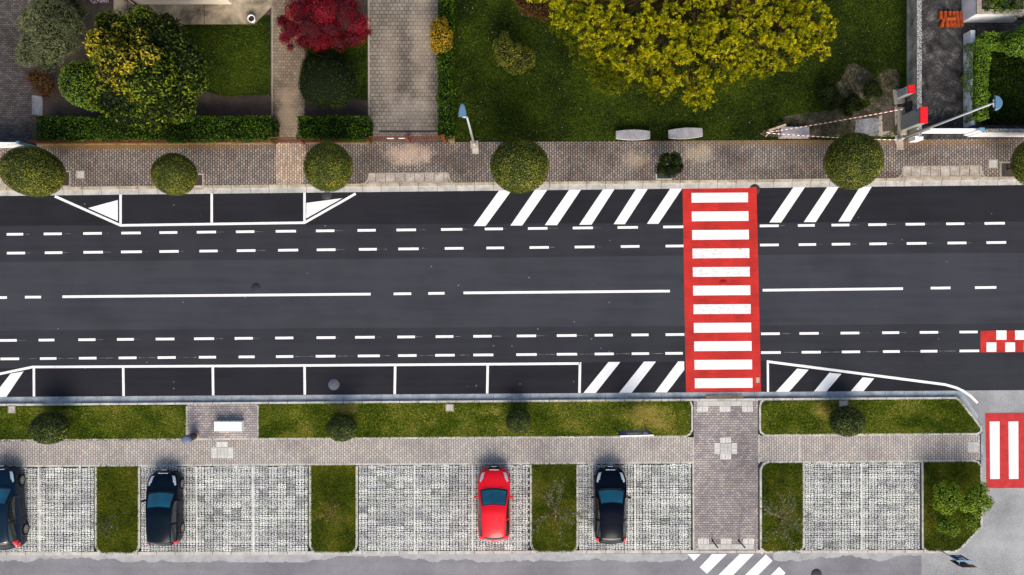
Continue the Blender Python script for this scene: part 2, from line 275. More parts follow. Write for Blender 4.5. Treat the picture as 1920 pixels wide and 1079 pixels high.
# ------------------------------------------------------------------ mesh builder
class MB:
    def __init__(s): s.v = []; s.f = []; s.mi = []; s.sm = []
    def add(s, vs, fs, mi=0, smooth=False):
        o = len(s.v); s.v += [Vector(v) for v in vs]
        for f in fs: s.f.append([i + o for i in f]); s.mi.append(mi); s.sm.append(smooth)
        return s
    def prism(s, poly, z0, z1, mi=0, mi_side=None, taper=None):
        """poly: list of (x,y) metres"""
        n = len(poly); a = sum(poly[i][0] * poly[(i + 1) % n][1] - poly[(i + 1) % n][0] * poly[i][1] for i in range(n))
        if a < 0: poly = poly[::-1]
        vs = [(p[0], p[1], z0) for p in poly] + [(p[0], p[1], z1) for p in poly]
        s.add(vs, [list(range(n, 2 * n))], mi); o = len(s.v) - 2 * n
        for i in range(n):
            j = (i + 1) % n; s.f.append([o + i, o + j, o + n + j, o + n + i]); s.mi.append(mi if mi_side is None else mi_side); s.sm.append(False)
        return s
    def flat(s, poly, z, mi=0):
        n = len(poly); a = sum(poly[i][0] * poly[(i + 1) % n][1] - poly[(i + 1) % n][0] * poly[i][1] for i in range(n))
        if a < 0: poly = poly[::-1]
        return s.add([(p[0], p[1], z) for p in poly], [list(range(n))], mi)
    def box(s, c, d, mi=0, rot=0., mat=None):
        x, y, z = d[0] / 2, d[1] / 2, d[2] / 2
        vs = [Vector((a * x, b * y, e * z)) for e in (-1, 1) for a, b in ((-1, -1), (1, -1), (1, 1), (-1, 1))]
        R = mat or Matrix.Rotation(rot, 3, 'Z')
        vs = [R @ v + Vector(c) for v in vs]
        return s.add(vs, [[3, 2, 1, 0], [4, 5, 6, 7], [0, 1, 5, 4], [1, 2, 6, 5], [2, 3, 7, 6], [3, 0, 4, 7]], mi)
    def tube(s, p0, p1, r0, r1=None, seg=10, mi=0, cap=True):
        p0 = Vector(p0); p1 = Vector(p1); r1 = r0 if r1 is None else r1
        q = (p1 - p0).to_track_quat('Z', 'Y') if (p1 - p0).length > 1e-6 else Vector((0, 0, 1)).to_track_quat('Z', 'Y')
        vs = []
        for p, r in ((p0, r0), (p1, r1)):
            for i in range(seg):
                a = 2 * PI * i / seg; vs.append(p + q @ Vector((r * math.cos(a), r * math.sin(a), 0)))
        s.add(vs, [[i, (i + 1) % seg, seg + (i + 1) % seg, seg + i] for i in range(seg)], mi, True)
        if cap:
            o = len(s.v) - 2 * seg
            s.f.append([o + i for i in reversed(range(seg))]); s.mi.append(mi); s.sm.append(False)
            s.f.append([o + seg + i for i in range(seg)]); s.mi.append(mi); s.sm.append(False)
        return s
    def path(s, pts, r0, r1, seg=6, mi=0):
        n = len(pts) - 1
        for i in range(n): s.tube(pts[i], pts[i + 1], r0 + (r1 - r0) * i / n, r0 + (r1 - r0) * (i + 1) / n, seg, mi, i in (0, n - 1))
        return s
    def lathe(s, prof, c=(0, 0, 0), seg=24, mi=0, smooth=True):
        c = Vector(c); vs = []
        for r, z in prof:
            for i in range(seg):
                a = 2 * PI * i / seg; vs.append(c + Vector((r * math.cos(a), r * math.sin(a), z)))
        fs = [[k * seg + i, k * seg + (i + 1) % seg, (k + 1) * seg + (i + 1) % seg, (k + 1) * seg + i] for k in range(len(prof) - 1) for i in range(seg)]
        fs.append([(len(prof) - 1) * seg + i for i in range(seg)]); return s.add(vs, fs, mi, smooth)
    def build(s, name, mt, parent=None, org=None, bevel=0.):
        me = bpy.data.meshes.new(name); org = Vector(org) if org is not None else Vector((0, 0, 0))
        me.from_pydata([tuple(v - org) for v in s.v], [], s.f)
        for m in (mt if isinstance(mt, (list, tuple)) else [mt]): me.materials.append(m)
        me.polygons.foreach_set('material_index', s.mi); me.polygons.foreach_set('use_smooth', s.sm); me.update()
        o = bpy.data.objects.new(name, me); COL.objects.link(o)
        if parent is not None: o.parent = parent
        elif org.length: o.location = org
        if bevel:
            b = o.modifiers.new('bevel', 'BEVEL'); b.width = bevel; b.segments = 2; b.limit_method = 'ANGLE'
        return o
def tag(o, label, cat, group=None):
    o['label'] = label; o['category'] = cat
    if group: o['group'] = group
    return o
def root(name, loc, label, cat, group=None, rz=0.):
    o = bpy.data.objects.new(name, None); COL.objects.link(o); o.location = loc; o.rotation_euler = (0, 0, rz); o.empty_display_size = .2
    return tag(o, label, cat, group)
def struct(o, kind='structure'): o['kind'] = kind; return o
def px(pts, z=0.): return [tuple(W(a, b, z)[:2]) for a, b in pts]
def sheet(name, polys, z, m, parent=None):
    mb = MB()
    for p in polys: mb.flat(px(p), z)
    o = mb.build(name, m, parent); return struct(o)
def slab(name, polys, z0, z1, m, parent=None):
    mb = MB()
    for p in polys: mb.prism(px(p), z0, z1)
    return struct(mb.build(name, m, parent))
def ribbon_poly(pts, w):
    """mitred strip of width w (same units as pts)"""
    P = [Vector((a, b)) for a, b in pts]; L = []; R = []
    for i, p in enumerate(P):
        t0 = (p - P[i - 1]).normalized() if i else (P[1] - p).normalized()
        t1 = (P[i + 1] - p).normalized() if i < len(P) - 1 else t0
        if i == 0: t0 = t1
        t = (t0 + t1).normalized(); nn = Vector((-t.y, t.x)); k = w / 2 / max(.5, nn.dot(Vector((-t0.y, t0.x))))
        L.append(p + nn * k); R.append(p - nn * k)
    return L, R
def ribbon(mb, pts, w, z0, z1, mi=0):
    L, R = ribbon_poly(pts, w)
    for i in range(len(L) - 1):
        q = [L[i], L[i + 1], R[i + 1], R[i]]
        if z0 is None: mb.flat(px([tuple(a) for a in q]), z1, mi)
        else: mb.prism(px([tuple(a) for a in q]), z0, z1, mi)
def arc(cx, cy, r, a0, a1, n=6): return [(cx + r * math.cos(math.radians(a0 + (a1 - a0) * i / n)), cy + r * math.sin(math.radians(a0 + (a1 - a0) * i / n))) for i in range(n + 1)]
def jag(cx, cy, rx, ry, n=44, amp=.22, seed=0):
    r = random.Random(seed); ph = [r.uniform(0, 6.3) for _ in range(5)]; out = []
    for i in range(n):
        a = 2 * PI * i / n; k = 1 + amp * sum(math.sin((j + 2) * a + ph[j]) / (j + 1.5) for j in range(5)) + r.uniform(-.05, .05)
        out.append((cx + rx * k * math.cos(a), cy + ry * k * math.sin(a)))
    return out
def inpoly(X, Y, poly):
    c = np.zeros(len(X), bool); n = len(poly)
    for i in range(n):
        x0, y0 = poly[i]; x1, y1 = poly[i - 1]
        with np.errstate(divide='ignore', invalid='ignore'):
            c ^= ((y0 > Y) != (y1 > Y)) & (X < (x1 - x0) * (Y - y0) / ((y1 - y0) if y1 != y0 else 1e-9) + x0)
    return c

# ------------------------------------------------------------------ foliage
def np_mesh(name, V, nv, rnd, mt, parent, mi=None, extra=None, smooth=False):
    """V (N,nv,3) polygons with nv verts each; rnd (N,)"""
    N = len(V); me = bpy.data.meshes.new(name); verts = V.reshape(-1, 3)
    ev = extra[0] if extra else np.zeros((0, 3)); ef = extra[1] if extra else np.zeros((0, 3), int); emi = extra[2] if extra else 0
    tot = len(verts) + len(ev); me.vertices.add(tot); me.vertices.foreach_set('co', np.concatenate([verts, ev]).astype(np.float32).ravel())
    loops = np.concatenate([np.arange(N * nv), (ef + N * nv).ravel()]).astype(np.int32)
    me.loops.add(len(loops)); me.loops.foreach_set('vertex_index', loops)
    cnt = np.concatenate([np.full(N, nv), np.full(len(ef), 3)]); st = np.concatenate([[0], np.cumsum(cnt)[:-1]])
    me.polygons.add(len(cnt)); me.polygons.foreach_set('loop_start', st.astype(np.int32)); me.polygons.foreach_set('loop_total', cnt.astype(np.int32))
    m = np.concatenate([mi if mi is not None else np.zeros(N, int), np.full(len(ef), emi)])
    me.update(); me.polygons.foreach_set('material_index', m.astype(np.int32))
    a = me.attributes.new('rnd', 'FLOAT', 'FACE'); a.data.foreach_set('value', np.concatenate([rnd, np.full(len(ef), .2)]).astype(np.float32))
    for x in mt: me.materials.append(x)
    me.update(); me.validate()
    o = bpy.data.objects.new(name, me); COL.objects.link(o); o.parent = parent
    return o
def unit(n, up=False):
    v = RNG.normal(size=(n, 3)); v /= np.linalg.norm(v, axis=1)[:, None]
    if up: v[:, 2] = np.abs(v[:, 2])
    return v
def leaf_quads(P, N, l, w, tilt=.6):
    n = len(P); N = N + RNG.normal(size=(n, 3)) * tilt; N /= np.linalg.norm(N, axis=1)[:, None]
    a = np.cross(N, RNG.normal(size=(n, 3))); a /= np.linalg.norm(a, axis=1)[:, None] + 1e-9; b = np.cross(N, a)
    ls = (l * RNG.uniform(.6, 1.25, n))[:, None]; ws = (w * RNG.uniform(.7, 1.2, n))[:, None]
    return np.stack([P - a * ls / 2, P + b * ws / 2 - a * ls * .05, P + a * ls / 2, P - b * ws / 2 - a * ls * .05], 1)
def bumps(D, amp, seed, fr=3.):
    r = np.random.default_rng(seed); k = np.zeros(len(D))
    for i in range(7):
        d = r.normal(size=3) * fr * (1 + i * .35); k += np.sin(D @ d + r.uniform(0, 6.3)) / (1 + i * .6)
    return 1 + amp * k / 2.2
ICO = None
def ico():
    global ICO
    if ICO is None:
        import bmesh
        bm = bmesh.new(); bmesh.ops.create_icosphere(bm, subdivisions=3, radius=1); bm.verts.ensure_lookup_table()
        ICO = (np.array([v.co[:] for v in bm.verts]), np.array([[v.index for v in f.verts] for f in bm.faces])); bm.free()
    return ICO
def crown(parent, blobs, n, l, w, mt, bvar=.12, core=.86, amp=.06, tilt=.6, thick=.12, name='crown', drop=True, low=-.55, gold=None, flat=0.):
    """blobs: list of (centre, radii, [seed]); n leaves per m2-ish weight; mt=[leaf, core, (gold)]"""
    Ps, Ns, Rn, EV, EF, MI = [], [], [], [], [], []
    area = [b[1][0] * b[1][1] + b[1][0] * b[1][2] for b in blobs]; tot = sum(area); iv, ifc = ico(); off = 0
    for bi, b in enumerate(blobs):
        c = np.array(b[0]); r = np.array(b[1]); seed = bi * 13 + int(abs(c[0]) * 100) % 97
        m = int(n * area[bi] / tot); D = unit(m * 2); D = D[D[:, 2] > low][:m]
        k = bumps(D, amp, seed) * (1 - thick * RNG.random(len(D)) ** 1.5)
        P = c + D * r * k[:, None]; keep = np.ones(len(P), bool)
        if drop:
            for bj, b2 in enumerate(blobs):
                if bj != bi: keep &= (((P - np.array(b2[0])) / (np.array(b2[1]) * .84)) ** 2).sum(1) > 1
        Nn = D / r; Nn /= np.linalg.norm(Nn, axis=1)[:, None]
        if flat: Nn = Nn + np.array([0, 0, flat])
        P = P[keep]; Nn = Nn[keep]; Ps.append(P); Ns.append(Nn)
        br = np.random.default_rng(seed + 5).uniform(-bvar, bvar)
        Rn.append(np.clip(RNG.random(len(P)) + br, 0, 1)); pn = bumps(P - c, 1., seed + 3, 5. / max(r)) - 1; MI.append(np.where((pn + RNG.normal(size=len(P)) * .35 > -.30), 2, 0) if (len(b) > 2 and b[2]) else np.zeros(len(P), int))
        if core:
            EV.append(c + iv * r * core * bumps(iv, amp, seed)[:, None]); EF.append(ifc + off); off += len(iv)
    P = np.concatenate(Ps); N = np.concatenate(Ns); rn = np.concatenate(Rn); mi = np.concatenate(MI)
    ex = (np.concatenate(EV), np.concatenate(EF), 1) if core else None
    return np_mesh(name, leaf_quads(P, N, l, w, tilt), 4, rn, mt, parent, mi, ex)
def trunk(parent, h, r, mat, name='trunk', lean=(0, 0), limbs=4, spread=.5, org=(0, 0, 0)):
    mb = MB(); o = Vector(org); rr = random.Random(int(h * 100) + int(abs(o.x) * 10)); top = o + Vector((lean[0], lean[1], h))
    mid = o + Vector((lean[0] * .4 + rr.uniform(-.03, .03), lean[1] * .4, h * .55)); mb.path([o + Vector((0, 0, -.1)), mid, top], r, r * .45, 8)
    for i in range(limbs):
        a = 2 * PI * i / limbs + rr.uniform(-.4, .4); s = rr.uniform(.6, 1.) * spread
        p = mid.lerp(top, rr.uniform(.2, .8)); e = p + Vector((math.cos(a) * s, math.sin(a) * s, s * .7)); mb.path([p, p.lerp(e, .5) + Vector((0, 0, .04)), e], r * .45, r * .12, 6)
    return mb.build(name, mat, parent)
def hedge(parent, x0, x1, y0, y1, h, n, mt, name='foliage', bulge=.13, l=.09, w=.05, z0=.1, tilt=.7):
    """box hedge in local metres"""
    cx, cy = (x0 + x1) / 2, (y0 + y1) / 2; a, b = (x1 - x0), (y1 - y0); hh = h - z0
    ar = [a * b, a * hh, a * hh, b * hh, b * hh]; t = sum(ar); P, N = [], []
    for k, A in enumerate(ar):
        m = int(n * A / t); u, v = RNG.random(m), RNG.random(m)
        if k == 0: p = np.stack([x0 + a * u, y0 + b * v, np.full(m, h)], 1); nn = (0, 0, 1)
        elif k in (1, 2): p = np.stack([x0 + a * u, np.full(m, y0 if k == 1 else y1), z0 + hh * v], 1); nn = (0, -1 if k == 1 else 1, .2)
        else: p = np.stack([np.full(m, x0 if k == 3 else x1), y0 + b * u, z0 + hh * v], 1); nn = (-1 if k == 3 else 1, 0, .2)
        nn = np.array(nn, float); nv = np.tile(nn, (m, 1)); d = (bumps(p, 1, 11, 2.5) - 1) * bulge - RNG.random(m) * .10
        P.append(p + nv * d[:, None]); N.append(nv)
    P = np.concatenate(P); N = np.concatenate(N); mb = MB(); mb.box((cx, cy, (h - .2) / 2), (a - .34, b - .34, h - .2))
    ev = np.array([v[:] for v in mb.v]); ef = np.array([[f[0], f[1], f[2]] for f in mb.f] + [[f[0], f[2], f[3]] for f in mb.f])
    return np_mesh(name, leaf_quads(P, N, l, w, tilt), 4, RNG.random(len(P)), mt, parent, None, (ev, ef, 1))
def copy_tree(o, parent=None):
    c = o.copy(); COL.objects.link(c); c.parent = parent
    for ch in o.children: copy_tree(ch, c)
    return c

mats(); M = MT

# ================================================================== SETTING
def lin(x, a, b): return a + (b - a) * x / 1920.
XS = [-2200, 0, 1920, 4100]
e_top = lambda x: lin(x, 367.8, 347.3)      # carriageway / gutter
g_top = lambda x: lin(x, 358, 337.0)        # gutter / kerb
k_top = lambda x: lin(x, 352.3, 332.2)      # kerb / pavement
e_bot = lambda x: lin(x, 744.8, 732.0)
g_bot = lambda x: lin(x, 757, 743.2)
k_bot = lambda x: lin(x, 761, 747.2)
def band(fa, fb, x0=-2200, x1=4100): return [(x0, fa(x0)), (x1, fa(x1)), (x1, fb(x1)), (x0, fb(x0))]
g = MB(); g.flat([(-400, -400), (400, -400), (400, 400), (-400, 400)], -.12); struct(g.build('ground', M['ground']))

s1 = lambda x: lin(x, 424, 416.); s2 = lambda x: lin(x, 492, 474); s3 = lambda x: lin(x, 620.5, 606.5); s4 = lambda x: lin(x, 691, 672)
mb = MB()
for fa, fb, i in ((e_top, s1, 0), (s1, s2, 1), (s2, s3, 2), (s3, s4, 1), (s4, e_bot, 0)):
    mb.flat(px(band(fa, fb, -2200, 1436 if i == 0 else 4100)), 0., i)
mb.flat(px(band(e_top, s1, 1436, 4100)), 0., 0); tri = [(1436, s4(1436)), (1440, 679), (1772, 722), (1793, 728), (1806, 732.7)]
mb.flat(px([(1436, e_bot(1436))] + tri), 0., 0); mb.flat(px([(4100, s4(4100)), (4100, e_bot(4100))] + tri[::-1]), 0., 1)
road = struct(mb.build('road', [M['asph_park'], M['asph_out'], M['asph_mid']]))
# side street and rear street
b_top = lambda x: lin(x, 1040.5, 1036.5)
side_road = sheet('side_road', [[(1790, e_bot(1790)), (4100, e_bot(4100)), (4100, 1037), (1730, 1037), (1833, 975), (1842, 870), (1838, 790)]], -.008, M['asph_side'])
rear_road = sheet('rear_road', [[(-2200, 1045), (1728, 1037), (1728, 1420), (-2200, 1420)], [(1728, 1037), (4100, 1035), (4100, 1420), (1728, 1420)]], -.012, M['asph_bot'])
mb = MB()
for x0, x1, yy in ((-400, 1290, 1041), (1450, 1728, 1039)):
    N = int((x1 - x0) / 5); rr = random.Random(5); top = [(x0 + (x1 - x0) * i / N, yy - 2) for i in range(N + 1)]; hh = 10; bot = []
    for i in range(N + 1): hh = min(14, max(2, hh + rr.uniform(-3, 3))); bot.append((x0 + (x1 - x0) * i / N, yy + hh))
    for i in range(N): mb.flat(px([top[i], top[i + 1], bot[i + 1], bot[i]]), -.0085)
struct(mb.build('dusty_margin', concrete('dusty_asphalt', (.28, .28, .29, 1), (.46, .46, .47, 1), 1.5), rear_road))
rear_road.data.materials.append(M['asph_side']); rear_road.data.polygons[1].material_index = 1

def seg(mb, x0, x1, ya, yb, w=5., z=.004, mi=0):
    ribbon(mb, [(x0, ya), (x1, yb)], w, None, z, mi)
# lane dashes
rows = {
 'A': ([(12.5,43.5),(82,116),(156,191),(227.5,264),(299,332.5),(369,405),(442.5,477),(517,555),(592.5,627),(670.5,704.5),(743.5,780),(827,867),(909,943),(990,1026.5),(1074,1111.5),(1158,1196),(1243.5,1281),(1424.5,1460),(1496,1527.5),(1559,1592.5),(1628,1662),(1698,1734),(1774,1808),(1846,1884)], 440, 418.5, 4.7),
 'B': ([(13,47),(84,117),(156.5,193),(227,266),(299,335),(374,408),(444,479),(521.5,559),(594,629),(673,706.5),(747,785),(834,869),(912,945),(993,1029),(1077.5,1114.5),(1164,1199),(1248,1281.5),(1425,1460),(1497.5,1530),(1559.5,1594),(1630,1662.5),(1700,1737),(1776.5,1812),(1849.5,1886.5)], 475.3, 454.6, 4.7),
 'C': ([(-4,31.5),(72.5,102),(147,179),(219.5,251),(292,327),(364,401.5),(440,474),(516,550),(593.5,629),(666,702.5),(745,778),(817,850),(887.5,922),(969,1005),(1044,1081),(1115,1149),(1184,1216),(1248,1283),(1427,1462),(1499,1535),(1576,1611),(1654,1686),(1724.5,1759),(1799,1833)], 638.8, 622., 4.7),
 'D': ([(1,36),(75,106),(148,181),(222.5,256),(295.5,329.5),(373,405),(447.5,477.5),(517.5,550),(592,629),(671,712),(746.5,781),(816,852.5),(887.5,925),(968,1006.5),(1044,1082),(1115,1151),(1184.5,1217),(1247.5,1280),(1427,1464),(1503,1539),(1578.5,1612.5),(1655.5,1687),(1726,1757.5),(1799,1836)], 673.4, 657.5, 4.7)}
mb = MB(); ch = MB()
for k, (ds, ya, yb, w) in rows.items():
    f = lambda x: lin(x, ya, yb)
    for a, b in ds: seg(mb, a, b, f(a), f(b), w)
    for i in range(len(ds) - 1):
        a, b = ds[i][1], ds[i + 1][0]
        if b - a > 120: continue
        rr = random.Random(i * 7 + ord(k))
        if k == 'D' and i not in (5, 6, 9, 12): seg(ch, a + 3, b - rr.uniform(1, 8), f(a), f(b), .7, .003)
        elif rr.random() < .75: seg(ch, a + 1, a + rr.uniform(8, 22), f(a), f(a + 15), .6, .003)
    for i in range(1, 18):
        if ds[0][0] - 73 * i > -1200:
            seg(mb, ds[0][0] - 73 * i, ds[0][0] - 73 * i + 33, f(-73 * i), f(-73 * i + 33), w); seg(mb, 1920 + 73 * i, 1953 + 73 * i, f(1920 + 73 * i), f(1953 + 73 * i), w)
mk = mb.build('lane_dashes', M['paint'], road); struct(mk); struct(ch.build('setting_out_lines', M['chalk'], road))
mb = MB()
for a, b, ya, yb in ((-30, 13, 558.6, 558.3), (47, 77, 557.6, 557.4), (117, 695, 556.8, 551.9), (738, 771, 551.4, 551.1), (803, 833.5, 550.6, 550.3), (869, 1256, 549.6, 546.2), (1430, 1693, 544.6, 541.6), (1745, 1782, 540.6, 540.2), (1828, 1868, 539.7, 539.3)):
    seg(mb, a, b, ya, yb, 4.8)
struct(mb.build('centre_line', M['paint'], road))
def poly(mb, pts, z=.004, mi=0): mb.flat(px(pts), z, mi)
mb = MB()
ribbon(mb, [(103, 368.5), (226, 423), (571, 418), (667, 363.5)], 4.6, None, .004)
for x, ya, yb in ((226, 364.5, 420.8), (397, 362.6, 417.8), (571, 361.2, 415.8)): seg(mb, x, x + .01, ya, yb, 4.6)
poly(mb, [(165.5, 390.5), (221, 375.5), (221, 415)]); poly(mb, [(574.5, 381), (642, 372), (574, 410)])
ribbon(mb, [(-70, 716), (61, 688.6), (480, 686.3), (960, 683), (1087, 682)], 4.6, None, .004)
for x0, x1, ya in ((63.5, 63.8, 690.8), (231, 231.8, 689.9), (399, 399.8, 689), (571, 571.5, 688), (741, 740, 686.8), (914.5, 913.5, 685.6), (1087.5, 1086.5, 679.7)):
    seg(mb, x0, x1, ya, e_bot(x0) - .5, 4.6)
ribbon(mb, [(1440, 735.5), (1439.6, 680)], 4., None, .004)
ribbon(mb, [(1437.6, 678.2), (1772, 721.5), (1793, 727.5), (1806, 733.5), (1820, 743), (1833, 756)], 4.8, None, .004)
struct(mb.build('bay_lines', M['paint'], road))
mb = MB()
def st(t0, t1, b0, b1, yt, yb): poly(mb, [(t0, yt), (t1, yt), (b1, yb), (b0, yb)])
st(936, 959.5, 888, 910.5, 357.3, 424.2); st(1003, 1026, 957, 979, 356.6, 423.3); st(1067.5, 1089.5, 1021.5, 1044.5, 355.9, 422.6); st(1131, 1152, 1086, 1109, 355.2, 421.8)
st(1193, 1214.5, 1150.5, 1171.5, 354.5, 420.8); st(1257, 1279, 1213, 1234.5, 353.9, 420)
st(1487.5, 1509, 1442.5, 1464.5, 351.7, 417.6); st(1551, 1572.5, 1507, 1529.5, 351.2, 416.8); st(1612.5, 1634.5, 1572, 1594, 350.7, 415.8)
poly(mb, [(20, 701), (44, 697), (12, 744.5), (-14, 744.8)])
st(1141, 1163, 1094, 1117, 679.2, 737.2); st(1207.5, 1230, 1161, 1184.5, 678.4, 736.8); poly(mb, [(1271.5, 678), (1282.8, 678), (1282.8, 694), (1250.5, 736.2), (1228, 736.2)])
poly(mb, [(1494.5, 691.5), (1516, 693.8), (1479.5, 734.9), (1455, 734.9)]); poly(mb, [(1555, 699.4), (1577.5, 701.5), (1549.5, 734.4), (1526, 734.4)]); poly(mb, [(1617.5, 707.8), (1639, 710), (1619, 733.9), (1595, 733.9)])
struct(mb.build('hatching', M['paint'], road))
mb = MB(); poly(mb, [(1279.8, 352.2), (1418.4, 350.6), (1427, 736), (1286.3, 738)], .003, 0)
poly(mb, [(1418.4, 350.8), (1418.6, 365)] + [q for q in arc(1415, 355.5, 10.2, 100, 260, 16) if q[1] > 350.8], .026, 0)
for i, yc in enumerate((370.8, 405.7, 440.5, 475.2, 510, 544.8, 579.8, 614.6, 649.2, 684, 718.6)):
    t = i / 10; xl = 1296.5 + 6.2 * t; xr = 1402.3 + 8.5 * t; h = 9.2
    poly(mb, [(xl, yc - h + .6), (xr, yc - h), (xr + .2, yc + h - .4), (xl + .2, yc + h + .4)], .007, 2 if i in (3, 4, 6) else 1)
struct(mb.build('crosswalk', [M['red'], M['paint'], M['paint_worn']], road))
mb = MB(); poly(mb, [(1838.5, 620.6), (1990, 619.5), (1990, 660), (1838.5, 661.2)], .004, 0)
for i in range(4):
    poly(mb, [(1868 + 35.2 * i, 620), (1887 + 35.2 * i, 620), (1887 + 35.2 * i, 637.3), (1868 + 35.2 * i, 637.6)], .008, 1)
    poly(mb, [(1849.5 + 35.2 * i, 642.5), (1868 + 35.2 * i, 642.5), (1868 + 35.2 * i, 660), (1849.5 + 35.2 * i, 660.2)], .008, 1)
struct(mb.build('chequer_marking', [M['red'], M['paint']], road))
mb = MB(); poly(mb, [(1847.5, 775.3), (2000, 774), (2000, 915), (1849.5, 915.8)], .004, 0)
for i in range(4): poly(mb, [(1855.5 + 35.2 * i, 790.8), (1874 + 35.2 * i, 790.6), (1874.3 + 35.2 * i, 898.3), (1856.5 + 35.2 * i, 898.6)], .008, 1)
struct(mb.build('side_crosswalk', [M['red2'], M['paint']], side_road))
mb = MB()
for p in ([(1289, 1039.5), (1314, 1039.3), (1301, 1052.3)], [(1335, 1039.3), (1363, 1039.2), (1325.5, 1076.5), (1312, 1064)], [(1387, 1039.2), (1414, 1039), (1330, 1124), (1307, 1118)],
          [(1436, 1040), (1448.5, 1052), (1375, 1125), (1357, 1118)], [(1461, 1063), (1473, 1075), (1420, 1128), (1396, 1128)]): poly(mb, p, -.004)
struct(mb.build('rear_crosswalk', M['paint'], rear_road))

# gutters and kerbs of the main road
struct(slab('gutter', [band(e_top, g_top)], -.1, .012, M['gutter_top'])); 
bx = 1790
struct(slab('gutter', [[(-2200, e_bot(-2200)), (bx, e_bot(bx)), (1796, 745.5), (-2200, g_bot(-2200))], [(bx, e_bot(bx)), (1803, 735), (1843, 792), (1836, 796), (1796, 745.5)]], -.1, .010, M['gutter']))
kb = MB(); ribbon(kb, [(-2200, (g_top(-2200) + k_top(-2200)) / 2), (4100, (g_top(4100) + k_top(4100)) / 2)], 5.2, -.1, .13); struct(kb.build('kerb', M['kerb_old']))
kb = MB(); m_ = lambda x: (g_bot(x) + k_bot(x)) / 2
ribbon(kb, [(-2200, m_(-2200)), (1790, m_(1790)), (1797, 750.5), (1836, 800), (1837, 808)], 3.8, -.1, .13); struct(kb.build('kerb', M['kerb']))

# upper pavement
p_top = lambda x: 276 if x <= 0 else (lin(x, 272.5, 261.0))
upper = slab('pavement', [[(-2200, 300), (0, 273), (1920, 261), (4100, 248), (4100, k_top(4100) + .3), (-2200, k_top(-2200) + .3)]], -.1, .115, M['brick_up'])
sheet('pale_paving', [[(520, 269), (573, 269), (576, 300), (570, 352 - 5), (520, 347), (517, 300)]], .1185, M['brick_pale'], upper)
# driveway ramps
def ramp(x0, x1, yt, yb):
    mb = MB(); mb.flat(px([(x0 + 2, yt), (x1 - 2, yt - 1), (x1 - 1, yb - 7), (x0 + 1, yb - 6)]), .1205, 0)
    struct(mb.build('ramp_slabs', M['ramp'], upper)); mb = MB()
    mb.flat(px([(x0 + 1, yb - 5.6), (x1 - 1, yb - 6.6), (x1 + 4, yb - .6), (x0 - 4, yb)]), .1215, 0)
    ribbon(mb, [(x0 - 14, yb - 1), (x0 - 6, yb - 3), (x0 - 1, yb - 9), (x0 + 1, yb - 16), (x0 + 1, yt)], 3.2, .11, .135)
    ribbon(mb, [(x1 + 14, yb - 2), (x1 + 6, yb - 4), (x1 + 1, yb - 10), (x1 - 1, yb - 17), (x1 - 1, yt - 1)], 3.2, .11, .135)
    ribbon(mb, [(x0 + 1, yt - 1), (x1 - 1, yt - 2)], 1.6, .11, .128)
    struct(mb.build('ramp_edging', M['conc'], upper))
ramp(692, 842, 327, 347.5); ramp(1690, 1838, 314, 337.0); ramp(-140, 21, 336, 353)

# lower verge: lawns, paths, bays
Zl, Zp = .105, .115
lower = slab('lower_pavement', [
    [(-2200, 842), (0, 827.3), (1296, 819.5), (1298, 865.5), (0, 872.5), (-2200, 884)],
    [(1420, 816.5), (1835, 814.5), (1836, 862.5), (1420, 865.3)]], -.1, Zp, M['brick_lo'])
cross = slab('crossing_path', [[(1300, 747.3), (1420, 746.8), (1420, 1031.5), (1300, 1032)], [(353, 758.6), (483, 757.6), (483, 822.8), (353, 823.8)]], -.1, Zp + .002, M['brick_lo_h'])
def tact(mb, x, y, n, vert, dx=10.4):
    for i in range(n):
        for k in range(4):
            if vert: mb.prism(px([(x + dx * i + 2.5 * k + .1, y), (x + dx * i + 2.5 * k + 1.75, y), (x + dx * i + 2.5 * k + 1.75, y + 10), (x + dx * i + 2.5 * k + .1, y + 10)]), .1, .126)
            else: mb.prism(px([(x, y + dx * i + 2.5 * k + .1), (x + 10, y + dx * i + 2.5 * k + .1), (x + 10, y + dx * i + 2.5 * k + 1.75), (x, y + dx * i + 2.5 * k + 1.75)]), .1, .126)
mb = MB(); tg = MB()
for x in (1306.5, 1348.5, 1390.5): tact(mb, x, 761.8, 2, True)
for x in (1308, 1350.5, 1392.5): tact(mb, x, 1009, 2, True)
tact(mb, 1349.5, 820, 2, True); tact(mb, 1349.5, 851, 2, True); tact(mb, 1338.7, 830.5, 2, False); tact(mb, 1370.7, 830.5, 2, False)
tact(mb, 408, 828, 2, True); tact(mb, 398, 838.8, 2, False); tact(mb, 429, 838.8, 2, False)
for x, y, w, h, n1, n2 in ((1349.5, 831, 20.5, 20, 3, 3), (408.8, 838.8, 19.6, 20, 3, 3), (1306.5, 752, 104, 9.4, 10, 1), (1308, 1019.6, 104, 9.4, 10, 1), (1812, 828, 20, 20, 2, 2)):
    for i in range(n1):
        for j in range(n2): tg.prism(px([(x + w / n1 * i + .2, y + h / n2 * j + .2), (x + w / n1 * (i + 1) - .2, y + h / n2 * j + .2), (x + w / n1 * (i + 1) - .2, y + h / n2 * (j + 1) - .2), (x + w / n1 * i + .2, y + h / n2 * (j + 1) - .2)]), .1, .124)
struct(mb.build('tactile_slabs', M['tact'], cross)); struct(tg.build('tactile_slabs', M['tactg'], cross))
mb = MB()
for x in (1204.5, 1497.5, 1702): seg(mb, x, x + .01, 819.5 if x < 1300 else 816, 864, 2.6, .121)
seg(mb, 1779, 1779.01, 816, 863, 1., .121)
struct(mb.build('joint_strip', M['kerb'], lower))
mb = MB(); ribbon(mb, [(1323, 744.6), (1392, 744)], 3.4, None, .1345); struct(mb.build('kerb_drain', M['wallbrown'], lower))

